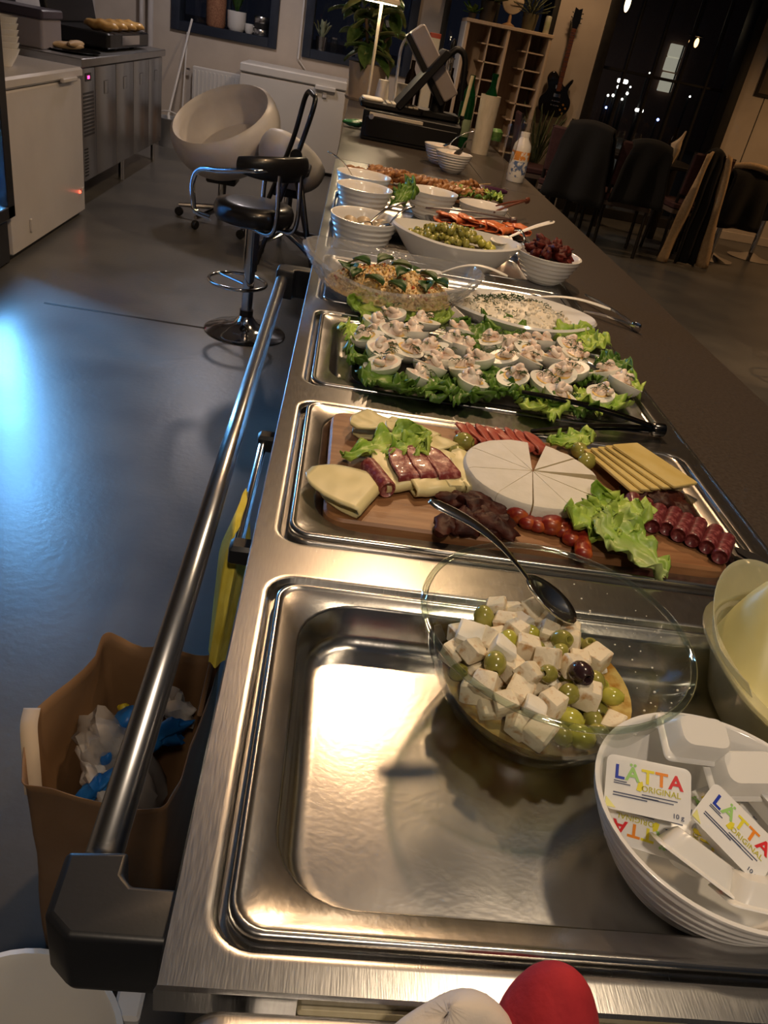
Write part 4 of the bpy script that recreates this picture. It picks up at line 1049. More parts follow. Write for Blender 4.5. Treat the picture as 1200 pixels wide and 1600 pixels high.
tongs('serving_tongs', 'brown handled tongs lying over the smoked salmon', at(805, 345, ZT + .045), at(665, 325, ZT + .035), at(690, 345, ZT + .022), M('brown tong handles', (0.07, 0.035, 0.03), 0.3, coat=.3), .014, .006)
tongs('serving_tongs', 'reddish tongs leaning over the bowl at the bar side', at(825, 313, ZT + .060), at(775, 322, ZT + .052), at(772, 332, ZT + .045), M('reddish tong handles', (0.16, 0.05, 0.03), 0.3), .010, .003)
pl = mesh('skewer_platter', loft([rrect(.50, .22, .03, 0, 5), rrect(.55, .26, .035, .010, 5), rrect(.55, .26, .035, .013, 5), rrect(.53, .245, .03, .012, 5), rrect(.49, .21, .03, .004, 5)]), m_board, loc=(.31, 2.60, ZT + .0015), smooth=50)
tag(pl, 'long wooden platter heaped with grilled meat skewers', 'platter')
m_meat = M('grilled meat', (0.22, 0.09, 0.03), 0.4, c2=(0.42, 0.20, 0.07), scale=60, detail=5, bump=.6, bscale=80, coat=.2)
m_stick = M('bamboo stick', (0.50, 0.33, 0.15), 0.6)
skm = None
for i in range(22):
    if skm is None:
        skm = thing('meat_skewer', 'grilled meat skewer lying in the heap on the wooden platter', 'skewer', group='meat skewers on the platter')
        mb = MB()
        for k in range(6): mb.add(crumple(.016, .012, .010, k*2.1, .5, 80), 0, XF((-.06 + .020*k, 0, 0), (k, 0, k*.5)))
        mb.build('meat', m_meat, skm, smooth=60); mesh('stick', tube([(-.085, 0, 0), (.10, 0, .002)], .0014, 6), m_stick, skm); o = skm
    else: o = copy_tree(skm)
    o.location = (.13 + .017*i + gx.uniform(-.02, .02), 2.58 + gx.uniform(-.05, .06), ZT + .024 + .022*gx.random()); o.rotation_euler = (gx.uniform(0, 3), gx.uniform(-.12, .12), gx.uniform(-.7, .5))
for i in range(9):
    o = mesh('lettuce_leaf', leaf_sheet(.06, .025, .012, i*1.3, .3, 12, 9), m_lettuce if i % 2 else m_lettuce_d, loc=(.42 + .02*i, 2.53 + .015*(i % 4), ZT + .022), rot=(.2, -.1, i*1.2), solid=.0008, smooth=180)
    tag(o, 'small salad leaf at the end of the skewer platter', 'lettuce', 'salad leaves by the skewers')
o = mesh('aubergine_slice', loft([[(.13*i/10 - .065, .014*k*math.cos(2*PI*j/14), .012*k*math.sin(2*PI*j/14)) for j in range(14)] for i, k in enumerate((.2, .7, .9, 1, 1, 1, .95, .9, .8, .7, .4))]), M('aubergine skin', (0.06, 0.018, 0.05), 0.25, coat=.4), loc=at(765, 296, ZT + .03), rot=(0, 0, .05), smooth=60)
tag(o, 'dark purple aubergine handle piece at the platter end', 'aubergine')

# ================================================================== ON THE BAR TOP
for i, (x, y, lb) in enumerate(((.470, 3.20, 'white ribbed bowl of shrimp salad with a black spoon on the bar'), (.435, 3.38, 'second white ribbed bowl of shrimp salad behind the first on the bar'))):
    ribbed_bowl('shrimp_bowl', lb, (x, y, ZT + .0006), .076, .080, .074, ribs=7, foot=.46)
    s_ = mesh('shrimp_salad', mound(8, 28, .068, .072, .020, .010, 50, i*3.0), m_shrimp, loc=(x, y, ZT + .054), smooth=180); tag(s_, 'pink shrimp salad heaped in the bar bowl with the ' + ('black' if i == 0 else 'steel') + ' spoon', 'salad')
spoon('black_spoon', 'black plastic spoon standing in the shrimp salad', (.485, 3.19, ZT + .080), at(737, 218, ZT + .140), .05, .034, m_plastic, hw=.007)
spoon('steel_spoon', 'thin steel spoon standing in the shrimp salad beside the wrapped bottle', (.45, 3.37, ZT + .080), at(742, 205, ZT + .15), .05, .034, m_spoon, hw=.005)
m_flute = GLASS('flute glass', (0.95, 0.95, 0.93), 0.02)
def flute(x, y, lb):
    t = thing('champagne_flute', lb, 'glass', (x, y, ZT + .0006))
    mesh('foot', lathe([(.001, 0), (.032, 0), (.033, .0012), (.010, .004), (.004, .008)], 32, cap1=False), m_flute, t, smooth=60)
    mesh('stem', lathe([(.004, .008), (.0032, .03), (.0034, .075), (.006, .085)], 12, cap0=False, cap1=False), m_flute, t, smooth=60)
    mesh('cup', lathe([(.006, .085), (.018, .10), (.026, .14), (.027, .18), (.0245, .225), (.0232, .225), (.0255, .18), (.0246, .14), (.017, .103), (.001, .092)], 32, cap0=False), m_flute, t, smooth=60)
flute(.655, 3.02, 'champagne flute standing in front of the drink carton'); flute(.80, 3.52, 'champagne flute standing behind the drink carton')
t = thing('drink_carton', 'white drink bottle with orange and blue label on the bar edge', 'bottle', (.755, 3.28, ZT + .0006))
mesh('body', lathe([(.001, 0), (.036, 0), (.038, .004), (.038, .125), (.034, .145), (.020, .165), (.018, .175), (.001, .175)], 32), m_white, t, smooth=50)
mesh('cap', lathe([(.0185, .172), (.0195, .173), (.0195, .19), (.001, .191)], 24), m_white, t)
mesh('orange_label', lathe([(.0384, .085), (.0386, .086), (.0386, .118), (.0384, .119)], 32, cap0=False, cap1=False), M('orange label', (0.70, 0.28, 0.05), 0.4, c2=(0.8, 0.75, 0.7), scale=40, ramp=(.5, .56)), t)
mesh('blue_label', lathe([(.0384, .02), (.0386, .021), (.0386, .080), (.0384, .081)], 32, cap0=False, cap1=False), M('blue print label', (0.10, 0.16, 0.34), 0.4, c2=(0.74, 0.74, 0.74), scale=45, ramp=(.42, .5)), t)
t = thing('water_tumbler', 'small tumbler with a green rim of leaves on the bar', 'glass', (.80, 4.25, ZT + .0006))
mesh('glass', lathe([(.001, 0), (.030, 0), (.036, .10), (.034, .10), (.028, .006), (.001, .006)], 28), m_flute, t, smooth=50)
mesh('green_leaves', lathe([(.001, .055), (.0325, .056), (.0345, .098), (.02, .112), (.001, .108)], 20), M('mint in glass', (0.06, 0.16, 0.04), 0.4, c2=(0.16, 0.3, 0.08), scale=60), t)
m_bottle = GLASS('green bottle glass', (0.05, 0.30, 0.10), 0.03, 1.5, milk=.25, milkc=(0.01, 0.10, 0.03))
t = thing('wrapped_bottle', 'green bottle wrapped in a tall white paper sleeve', 'bottle', (.700, 4.05, ZT + .0006))
mesh('bottle', lathe([(.001, .002), (.036, .002), (.037, .22), (.030, .265), (.014, .30), (.0135, .345), (.016, .346), (.016, .358), (.001, .358)], 28), m_bottle, t, smooth=50)
mesh('paper_sleeve', lathe([(.043, 0), (.045, .10), (.050, .265), (.049, .265), (.042, .003)], 28, cap0=False, cap1=False), M('white tissue paper', (0.72, 0.66, 0.55), 0.7, c2=(0.64, 0.58, 0.47), scale=20, stretch=(3, 3, 1), bump=.5), t, smooth=60)
t = thing('green_bottle', 'bare dark green bottle beside the wrapped bottle', 'bottle', (.615, 4.22, ZT + .0006))
mesh('bottle', lathe([(.001, .0), (.037, .0), (.038, .20), (.030, .25), (.014, .29), (.0135, .33), (.001, .331)], 28), m_bottle, t, smooth=50)
mesh('label', lathe([(.0383, .05), (.0385, .051), (.0385, .13), (.0383, .131)], 28, cap0=False, cap1=False), M('grey green bottle label', (0.20, 0.26, 0.16), 0.5), t)
t = thing('candle', 'slim pale candle with a dark holder beside the terminal', 'candle', (.585, 4.10, ZT + .0006))
mesh('wax', tube([(0, 0, .14), (.012, 0, .33)], .009, 10), M('candle wax', (0.62, 0.56, 0.36), 0.5), t); mesh('holder', lathe([(.001, 0), (.035, 0), (.03, .006), (.008, .012), (.008, .13), (.014, .135), (.012, .15), (.001, .15)], 20), m_tong, t)

# ================================================================== STAFF SIDE: fridge, freezers, steel counter
m_black = M('black appliance paint', (0.010, 0.010, 0.012), 0.4)
m_enamel = M('white freezer enamel', (0.60, 0.58, 0.58), 0.35, c2=(0.56, 0.54, 0.54), scale=4)
m_liner = M('white fridge liner', (0.7, 0.75, 0.8), 0.5)
m_led = M('cold white led', (0.5, 0.8, 1), 0.5, emit=(0.20, 0.56, 1.0), es=320.0)
t = thing('display_fridge', 'tall black display fridge with glowing blue glass door', 'fridge', (-1.568, 3.485, 0))
D0, Y0, Y1 = -.66, -.42, .42
mesh('cabinet_back', box(D0, D0 + .04, Y0, Y1, .22, 2.0), m_black, t, smooth=0)
mesh('cabinet_side', box(D0, -.05, Y0, Y0 + .035, .0, 2.0), m_black, t, smooth=0); mesh('cabinet_side', box(D0, -.05, Y1 - .035, Y1, .0, 2.0), m_black, t, smooth=0)
mesh('kick_panel', box(D0, -.03, Y0 + .035, Y1 - .035, .02, .22, .004), m_black, t, smooth=0); mesh('cabinet_top', box(D0, -.03, Y0, Y1, 1.92, 2.05, .004), m_black, t, smooth=0)
mb = MB(); mb.add(box(-.05, 0, Y0, Y0 + .05, .24, 1.92, .004)); mb.add(box(-.05, 0, Y1 - .085, Y1, .24, 1.92, .004)); mb.add(box(-.05, 0, Y0, Y1, .24, .30, .004)); mb.add(box(-.05, 0, Y0, Y1, 1.86, 1.92, .004))
dr = mb.build('door', m_black, t, smooth=0)
mesh('door_glass', box(-.030, -.022, Y0 + .05, Y1 - .05, .30, 1.86), GLASS('fridge door glass', (0.9, 0.95, 1.0), 0.02), dr, smooth=0)
mesh('door_handle', tube([(.03, Y0 + .03, .7), (.03, Y0 + .03, 1.5)], .012, 10), m_black, dr)
mesh('back_liner', box(D0 + .041, D0 + .046, Y0 + .05, Y1 - .05, .26, 1.88), m_liner, t, smooth=0)
mesh('side_liner', box(D0 + .05, -.125, Y1 - .0374, Y1 - .0352, .26, 1.88), m_liner, t, smooth=0); mesh('side_liner', box(D0 + .05, -.06, Y0 + .0352, Y0 + .0374, .26, 1.88), m_liner, t, smooth=0)
mesh('led_strip', box(-.118, -.100, Y1 - .052, Y1 - .0375, .32, 1.84), m_led, t, smooth=0)
for z in (.28, .62, .94, 1.26, 1.58):
    sh = mesh('shelf', box(D0 + .06, -.09, Y0 + .06, Y1 - .06, z, z + .012), M('clear shelf wire', (0.6, 0.7, 0.8), 0.3, 0.6), t, smooth=0)
m_can = M('silver drink can', (0.55, 0.60, 0.68), 0.3, 0.8, c2=(0.2, 0.3, 0.5), scale=12)
can0 = None
for z in (.2925, .6325, .9525, 1.2725, 1.5925):
    for j in range(5):
        for i in range(1):
            if can0 is None:
                can0 = mesh('drink_can', lathe([(.001, 0), (.026, 0), (.033, .008), (.033, .135), (.027, .15), (.001, .149)], 16), m_can, smooth=50); o = can0
                tag(o, 'silver drink can on a shelf in the glowing fridge', 'can', 'cans in the display fridge')
            else: o = copy_tree(can0)
            o.location = (-1.568 - .40 - .12*i, 3.485 - .28 + .14*j, z)
# chest freezer beside the fridge
t = thing('chest_freezer', 'white chest freezer between the display fridge and the steel counter', 'freezer', (-1.60, 4.58, 0))
mesh('body', box(-.66, 0, -.66, .55, .03, .79, .008), m_enamel, t, smooth=30); mesh('lid', box(-.66, .012, -.662, .552, .797, .852, .012), m_enamel, t, smooth=30)
mesh('lid_handle', box(.008, .035, .14, .38, .790, .815, .006), m_enamel, t, smooth=30)
mesh('red_indicator', ball(.010, .012, .010, 10, 6), M('red indicator light', (0.8, 0.05, 0.03), 0.4, emit=(1.0, 0.10, 0.05), es=2.0), t, loc=(.003, .44, .16)); mesh('switch', box(0, .01, .47, .51, .16, .18, .003), m_enamel, t)
mesh('drain_plug', box(0, .012, -.42, -.40, .10, .17, .004), m_enamel, t)
mesh('base', box(-.62, -.03, -.63, .52, 0, .03), m_black, t, smooth=0)
# stack of bowls on the freezer
pb = atx(31, 74, -1.72); pb.z = .8525
for i in range(6):
    o = mesh('stacked_bowl', lathe([(.001, 0), (.055, 0), (.085, .05), (.10, .085), (.097, .086), (.080, .052), (.05, .006), (.001, .006)], 32), m_white, loc=(-1.80, 4.45, .853 + .028*i), smooth=50)
    tag(o, 'white bowl in the stack on the chest freezer' if i < 5 else 'topmost white bowl of the stack on the chest freezer', 'bowl', 'stacked bowls on the freezer' if i < 5 else None)
# refrigerated steel counter
m_cab = M('stainless cabinet', (0.44, 0.44, 0.45), 0.26, 1.0, c2=(0.48, 0.48, 0.49), scale=3)
m_cabtop = M('dull steel worktop', (0.44, 0.44, 0.45), 0.36, 1.0, c2=(0.48, 0.48, 0.49), scale=12)
t = thing('steel_cabinet', 'long stainless refrigerated cabinet with four doors on legs', 'cabinet', (-1.64, 5.24, 0))
LC = 2.30
mesh('worktop', box(-.70, .02, -.02, LC, .838, .886, .004), m_cabtop, t, smooth=30); mesh('carcass', box(-.68, -.022, 0, LC - .02, .17, .838), m_cab, t, smooth=0)
gp = mesh('grille_panel', box(-.02, 0, .01, .30, .17, .83, .004), m_cab, t, smooth=30)
for i in range(12): mesh('grille_slot', box(-.001, .0022, .05, .27, .44 + .022*i, .452 + .022*i), m_black, gp, smooth=0)
for i in range(9): mesh('grille_slot', box(-.001, .0022, .05, .12, .20 + .02*i, .21 + .02*i), m_black, gp, smooth=0)
mesh('display', box(-.001, .003, .10, .22, .755, .80), m_black, gp, smooth=0); mesh('red_digit', box(.003, .0045, .14, .18, .768, .786), M('red display digits', (0.8, 0.02, 0.2), .5, emit=(1.0, 0.05, 0.25), es=2.5), gp, smooth=0)
for i, (a, b_) in enumerate(((.315, .80), (.81, 1.29), (1.30, 1.78), (1.79, 2.27))):
    d_ = mesh('door', box(-.02, 0, a, b_, .17, .83, .005), m_cab, t, smooth=30); mesh('recessed_handle', box(-.001, .003, (a + b_)/2 - .05, (a + b_)/2 + .05, .66, .74, .002), m_cab, d_, smooth=30)
for x in (-.62, -.06):
    for y in (.05, 1.15, LC - .08): mesh('leg', tube([(x, y, 0), (x, y, .17)], .022, 12), m_chrome, t)
# on the steel counter
ZC = .8865
t = thing('contact_grill', 'dark contact grill with open lid on the steel cabinet', 'grill', (-1.92, 6.62, ZC))
mesh('base', rbox(.48, 1.15, .095, .03, .01, .02), m_black, t, smooth=40); mesh('lid', move(rbox(.05, 1.10, .26, .02, .01, 0), XF((-.19, 0, .112), (0, -.18, 0))), m_black, t, smooth=40)
mesh('handle', tube([(-.20, -.45, .38), (-.14, -.45, .42), (-.14, .45, .42), (-.20, .45, .38)], .012, 10), m_chrome, t); mesh('front_panel', box(.236, .243, -.25, .25, .04, .10), m_chrome, t, smooth=0)
for x in (-.18, .18):
    for y in (-.26, .26): mesh('foot', lathe([(.001, 0), (.02, 0), (.02, .02), (.001, .02)], 10), m_black, t, loc=(x, y, 0))
m_gold = M('golden crust', (0.62, 0.33, 0.10), 0.3, c2=(0.75, 0.48, 0.18), scale=30, coat=.5, bump=.3)
for i in range(4):
    o = mesh('toasted_roll', ball(.12, .062, .036, 16, 10, lambda x, y, z: (x, y, z + .006*math.cos(x*70))), m_gold, loc=(-1.78, 6.20 + .25*i, ZC + .150), rot=(0, 0, .1), smooth=70); tag(o, 'golden toasted roll lying on the contact grill', 'bread roll', 'toasted rolls on the grill')
t = thing('bread_plate', 'black oval plate holding two bread sticks on the steel cabinet', 'plate', (-1.80, 5.62, ZC)); mesh('dish', lathe([(.001, 0), (.12, 0), (.17, .012), (.168, .014), (.12, .004), (.001, .004)], 32, 1, 1.3), m_blackdish, t, smooth=50)
m_bread = M('pale bread crust', (0.52, 0.36, 0.20), 0.6, c2=(0.62, 0.46, 0.28), scale=20, bump=.4)
for i in range(2):
    o = mesh('bread_stick', loft([[(.24*k/8 - .12, .026*s*math.cos(2*PI*j/12), .022*s*math.sin(2*PI*j/12)) for j in range(12)] for k, s in enumerate((.3, .8, 1, .95, 1.05, 1, .9, .7, .3))]), m_bread, loc=(-1.82 + .03*i, 5.60 + .07*i, ZC + .030 + .012*i), rot=(0, 0, 1.0 + .5*i), smooth=60); tag(o, 'long pale bread stick on the black oval plate' if i == 0 else 'shorter bread stick crossing the other on the black plate', 'bread')
t = thing('glass_display_box', 'grey translucent food box with a dark lid at the freezer end of the cabinet', 'box', (-2.05, 5.50, ZC)); mesh('box', rbox(.34, .36, .16, .02, .008, 0), M('grey frosted plastic', (0.30, 0.28, 0.32), 0.45), t, smooth=40); mesh('lid', rbox(.36, .38, .05, .02, .008, .16), M('dark plum lid', (0.07, 0.06, 0.09), 0.4), t, smooth=40)
# cardboard tray with paper on wall behind
t = thing('wall_cabinet', 'dark open shelf with papers on the wall above the freezer', 'shelf', (-2.56, 5.3, 1.08)); mesh('shelf_board', box(0, .32, -.6, .6, 0, .03, .004), m_black, t, smooth=30); mesh('paper_stack', box(.04, .28, -.35, .35, .0305, .09, .004), M('grey papers', (0.35, 0.33, 0.34), .8, c2=(.45, .43, .42), scale=30, stretch=(1, 1, 20)), t, smooth=30)

# ---------------- in front of the back wall
m_rad = M('white radiator paint', (0.66, 0.65, 0.64), 0.4)
t = thing('radiator', 'white ribbed panel radiator below the window', 'radiator', (-1.32, BW - .065, .30))
mesh('panel', box(-.30, .30, -.03, .03, 0, .42, .008), m_rad, t, smooth=30)
for i in range(15): mesh('rib', box(-.285 + .0395*i, -.268 + .0395*i, -.040, -.028, .03, .39, .004), m_rad, t, smooth=30)
mesh('valve', tube([(-.33, 0, .38), (-.38, 0, .38), (-.38, 0, .33)], .012, 8), m_chrome, t)
for x in (-.22, .22): mesh('bracket', box(x - .02, x + .02, .02, .064, .05, .36), m_rad, t, smooth=0)
t = thing('paper_sack', 'brown paper sack on the floor under the radiator', 'sack', (-1.28, 8.50, 0)); mesh('sack', jitter(rbox(.34, .22, .26, .04, .02, 0, 4), .03, 9, 2.0), M('brown sack paper', (0.22, 0.13, 0.08), 0.85, c2=(0.30, 0.19, 0.11), scale=12, bump=.4), t, smooth=50); mesh('rolled_top', tube([(-.16, 0, .27), (0, .01, .285), (.16, 0, .27)], .022, 8), M('brown sack paper', ()), t)
t = thing('chest_freezer', 'long white chest freezer under the windows at the back wall', 'freezer', (-.55, 8.55, 0))
mesh('body', box(-.52, .50, -.30, .30, .03, .78, .008), m_rad, t, smooth=30); mesh('lid', box(-.525, .505, -.312, .302, .787, .868, .012), m_rad, t, smooth=30); mesh('lid_handle', box(.20, .40, -.335, -.308, .76, .80, .006), m_rad, t, smooth=30); mesh('lock', box(.28, .32, -.316, -.30, .70, .745, .003), m_enamel, t); mesh('base', box(-.5, .48, -.28, .28, 0, .03), m_black, t, smooth=0)
t = thing('mop_bucket', 'grey plastic mop bucket with white handle on the floor', 'bucket', (-1.74, 8.35, 0))
mesh('bucket_wall', lathe([(.001, 0), (.10, 0), (.135, .25), (.14, .255), (.14, .265), (.128, .26), (.095, .008), (.001, .008)], 28), M('grey bucket plastic', (0.28, 0.29, 0.31), 0.5), t, smooth=50); mesh('bail_handle', tube(curve([(-.14, 0, .25), (-.10, -.06, .30), (0, -.09, .33), (.10, -.06, .30), (.14, 0, .25)], 5), .006, 8), m_rad, t)
a_, b_ = aty(263, 180, 8.40), aty(300, 30, 8.86)
t = thing('mop', 'white handled mop leaning from the bucket to the window wall', 'mop', (-1.74, 8.35, .02)); rel = Vector((-1.74, 8.35, .02)); mesh('pole', tube([a_ - rel, b_ - rel], .011, 8), m_rad, t); mesh('mop_head', ball(.06, .06, .09, 12, 8), M('mop yarn', (0.5, 0.5, 0.52), .9), t, loc=(0, 0, .10)); mesh('socket', tube([(0, 0, .16), a_ - rel], .016, 8), m_rad, t)
a_, b_ = aty(268, 190, 8.55), aty(293, 50, 8.86)
t = thing('broom', 'second thin white broom stick leaning beside the mop', 'broom', (-1.70, 8.70, 0)); rel = Vector((-1.70, 8.70, 0)); mesh('pole', tube([(0, 0, .06), b_ - rel], .009, 8), m_rad, t); mesh('brush', box(-.10, .10, -.03, .03, 0, .07, .01), m_black, t)
# things on the sill of the first window
zs = 1.0855
t = thing('woven_planter', 'reddish woven basket planter on the window sill', 'planter', (-1.44, 8.99, zs)); mesh('basket', lathe([(.001, 0), (.085, 0), (.095, .02), (.10, .30), (.09, .30), (.08, .05), (.001, .05)], 28), M('reddish woven fibre', (0.22, 0.09, 0.05), 0.8, c2=(0.36, 0.18, 0.10), scale=90, bump=.8), t, smooth=50); mesh('soil', lathe([(.001, .26), (.092, .26), (.092, .265), (.001, .27)], 20), M('dark soil', (0.02, 0.015, 0.01), .95), t)
t = thing('white_planter', 'rounded white plant pot on the window sill', 'planter', (-1.235, 8.99, zs)); mesh('pot', lathe([(.001, 0), (.07, 0), (.09, .03), (.095, .17), (.087, .17), (.08, .04), (.001, .03)], 28), m_rad, t, smooth=50)
for k in range(7):
    mesh('leaf', leaf_sheet(.22, .025, .006, k*1.0, .3, 10, 5), m_basil, t, loc=(0, 0, .15), rot=(0, -1.1 + .1*(k % 3), k*.9), smooth=180, solid=.001)
t = thing('small_mug', 'small white mug on the window sill beside the pot', 'mug', (-1.105, 8.98, zs)); mesh('mug_body', lathe([(.001, 0), (.030, 0), (.042, .02), (.044, .085), (.040, .085), (.038, .02), (.001, .01)], 24), m_rad, t, smooth=50); mesh('mug_handle', tube(curve([(.042, 0, .07), (.065, 0, .06), (.062, 0, .03), (.042, 0, .025)], 4), .006, 8), m_rad, t)
t = thing('tiered_tins', 'two stacked pale metal tins on the window sill', 'tin', (-.985, 9.0, zs))
for z in (0, .11): mesh('tin', lathe([(.001, z), (.075, z), (.078, z + .005), (.078, z + .055), (.073, z + .06), (.001, z + .06)], 28), m_cab, t, smooth=50)
mesh('band', lathe([(.074, .058), (.074, .112)], 28), m_black, t); mesh('upright', box(.085, .10, -.01, .01, 0, .24), m_cab, t)
t = thing('sill_succulent', 'small pale succulent in a grey pot on the second sill', 'plant', (-.37, 8.99, zs - .02)); mesh('pot', lathe([(.001, 0), (.05, 0), (.062, .12), (.056, .12), (.001, .10)], 20), m_cab, t, smooth=50)
for k in range(9): mesh('leaf', leaf_sheet(.17, .020, .006, k*1.3, .3, 10, 5), M('grey green succulent', (0.20, 0.24, 0.15), .5, c2=(0.28, 0.31, 0.2), scale=20), t, loc=(0, 0, .10), rot=(0, -1.25 + .25*(k % 3), k*.7), smooth=180, solid=.001)
t = thing('sill_glass', 'clear jar beside the succulent on the second sill', 'jar', (-.24, 8.99, zs - .02)); mesh('jar_wall', lathe([(.001, 0), (.04, 0), (.045, .09), (.03, .12), (.028, .12), (.042, .085), (.001, .006)], 20), m_flute, t, smooth=50); mesh('jar_lid', lathe([(.001, .118), (.034, .118), (.034, .135), (.001, .138)], 20), m_cab, t)
# roller blind cord and pole beside window 2
t = thing('blind_pole', 'white blind rod hanging beside the second window', 'blind rod', aty(466, 92, BW - .03)); mesh('rod', tube([(0, 0, 0), Vector(aty(482, -60, BW - .03)) - Vector(aty(466, 92, BW - .03))], .010, 8), m_rad, t); mesh('cord', tube([(0, 0, 0), Vector(aty(478, 110, BW - .03)) - Vector(aty(466, 92, BW - .03))], .005, 6), m_rad, t)

# ================================================================== CHAIRS ON THE STAFF SIDE
m_shell = M('white leatherette', (0.66, 0.63, 0.62), 0.42, c2=(0.62, 0.59, 0.58), scale=10, bump=.1, bscale=80)
def tub_chair(label, loc, R, axis, low, rz=0.0, cush=True, name='tub_chair'):
    t = thing(name, label, 'chair', loc)
    zc = low + R*.86
    q = Vector((0, 0, 1)).rotation_difference(Vector(axis).normalized()).to_matrix().to_4x4(); q.translation = (0, 0, zc)
    prof = []
    for i in range(13):
        a = -PI/2 + (PI/2 + .30)*i/12; prof.append((R*math.cos(a), R*.80*math.sin(a)))
    prof += [((R - .025)*math.cos(.32), R*.80*math.sin(.32) + .014)] + [((R - .055)*math.cos(a), (R - .055)*.80*math.sin(a)) for a in [-PI/2 + (PI/2 + .28)*i/12 for i in range(12, -1, -1)]]
    mesh('shell', move(lathe(prof, 40), q), m_shell, t, smooth=70)
    if cush: mesh('seat_cushion', move(lathe([(.001, -.58*R), (.50*R, -.58*R), (.66*R, -.44*R), (.66*R, -.34*R), (.001, -.28*R)], 32), q), m_shell, t, smooth=70)
    mesh('column', tube([(0, 0, .10), (0, 0, low + .06)], .028, 12), m_chrome, t); mesh('tilt_plate', box(-.10, .10, -.10, .10, low - .02, low + .03, .01), m_black, t)
    for k in range(5):
        a = k*2*PI/5 + .5; e = Vector((.30*math.cos(a), .30*math.sin(a), .075))
        lg = mesh('star_leg', tube([(0, 0, .11), e], [.022, .014], 8), m_chrome, t)
        mesh('castor', move(lathe([(.001, -.014), (.026, -.014), (.030, -.008), (.030, .008), (.026, .014), (.001, .014)], 16), XF((e.x, e.y, .0305), (PI/2, 0, a))), m_black, lg)
    return t
tub_chair('round white tub chair on castors turned towards the steel cabinet', (-.78, 5.50, 0), .37, (-.34, -.42, .84), .30)
tub_chair('smaller white tub chair seen from behind next to the black folding frame', (-.30, 5.14, 0), .225, (.42, .45, .80), .36, cush=False)
# black folding frame chair
m_tube = M('black enamelled tube', (0.008, 0.008, 0.009), 0.28)
t = thing('folding_frame', 'black tubular folding step frame leaning at the bar', 'step ladder', (-.28, 4.55, 0)); rel = Vector((-.28, 4.55, 0))
def tb(name, pts, r, m, parent): return mesh(name, tube([Vector(p) - rel for p in pts], r, 10), m, parent, smooth=60)
def tbs(name, pts, r, m, parent): return mesh(name, tube(curve([Vector(p) - rel for p in pts], 6), r, 10), m, parent, smooth=60)
tbs('rail_loop', [(-.42, 4.60, .012), (-.33, 4.60, .35), (-.23, 4.60, .70), (-.175, 4.60, .93), (-.19, 4.66, .975), (-.235, 4.76, .955), (-.29, 4.80, .70), (-.42, 4.86, .30), (-.52, 4.90, .012)], .014, m_tube, t)
tb('brace', [(-.35, 4.60, .28), (-.06, 4.42, .14)], .012, m_tube, t); tb('brace', [(-.42, 4.80, .30), (-.10, 4.62, .10)], .012, m_tube, t)
tb('rear_leg', [(-.06, 4.40, .012), (-.22, 4.60, .60)], .012, m_tube, t); tb('rear_leg', [(-.08, 4.66, .012), (-.28, 4.78, .62)], .012, m_tube, t)
mesh('tread', move(rbox(.20, .30, .03, .02, .006), XF(Vector((-.26, 4.70, .56)) - rel)), m_plastic, t, smooth=40); mesh('pivot_disc', move(lathe([(.001, -.01), (.035, -.01), (.035, .01), (.001, .01)], 16), XF(Vector((-.245, 4.585, .66)) - rel, (PI/2, 0, 0))), m_tube, t)
# bar stool
m_vinyl = M('black stool vinyl', (0.010, 0.010, 0.012), 0.30, bump=.1, scale=90, coat=.2)
def bar_stool(label, loc, rz):
    t = thing('bar_stool', label, 'stool', loc, rz)
    mesh('base', lathe([(.001, 0), (.19, 0), (.195, .004), (.185, .010), (.12, .026), (.06, .045), (.036, .075), (.030, .085), (.001, .085)], 48), m_chrome, t, smooth=50)
    mesh('lower_column', tube([(0, 0, .08), (0, 0, .33)], .026, 20), m_chrome, t); mesh('collar', tube([(0, 0, .078), (0, 0, .112)], .032, 20), m_tube, t); mesh('upper_column', tube([(0, 0, .30), (0, 0, .53)], .033, 20), m_chrome, t)
    fr = mesh('foot_ring', tube([(.045 + .135*math.cos(a) - .18 + .06, .135*math.sin(a), .225) for a in [2*PI*i/36 for i in range(37)]], .0085, 8), m_chrome, t, smooth=70)
    mesh('ring_strut', tube([(0, 0, .225), (-.21, 0, .225)], .007, 8), m_chrome, fr)
    mesh('seat', lathe([(.001, .515), (.14, .515), (.168, .525), (.178, .55), (.178, .575), (.168, .598), (.12, .606), (.001, .604)], 40), m_vinyl, t, smooth=60)
    arm = [(-.10, -.17, .520), (-.15, -.205, .535), (-.165, -.21, .58), (-.165, -.215, .66), (-.12, -.215, .715), (0.0, -.205, .735), (.13, -.17, .765), (.19, -.07, .775), (.195, .0, .775), (.19, .07, .775), (.13, .17, .765), (0.0, .205, .735), (-.12, .215, .715), (-.165, .215, .66), (-.165, .21, .58), (-.15, .205, .535), (-.10, .17, .520)]
    mesh('arm_tube', tube(curve(arm, 6), .0115, 10), m_chrome, t, smooth=70)
    for s in (-1, 1): mesh('arm_support', tube(curve([(.05, .06*s, .508), (.17, .065*s, .512), (.205, .065*s, .58), (.20, .065*s, .76)], 6), .0105, 10), m_chrome, t, smooth=70)
    def pad(u, v):
        a = -1.15 + 2.3*u; q = 2*PI*v; return ((.185 + .020*math.cos(q))*math.cos(a)*1.05, (.185 + .020*math.cos(q))*math.sin(a)*1.1, .780 + .052*math.sin(q)*max(.15, math.cos(a*1.25))**.3)
    mesh('backrest', grid(22, 14, pad), m_vinyl, t, smooth=70, weld=True)
    return t
bar_stool('black seated chrome bar stool standing on the staff side of the buffet', (-.336, 3.43, 0), -.70)
bar_stool('chrome bar stool standing alone on the guest side floor', (3.05, 4.33, 0), .2)

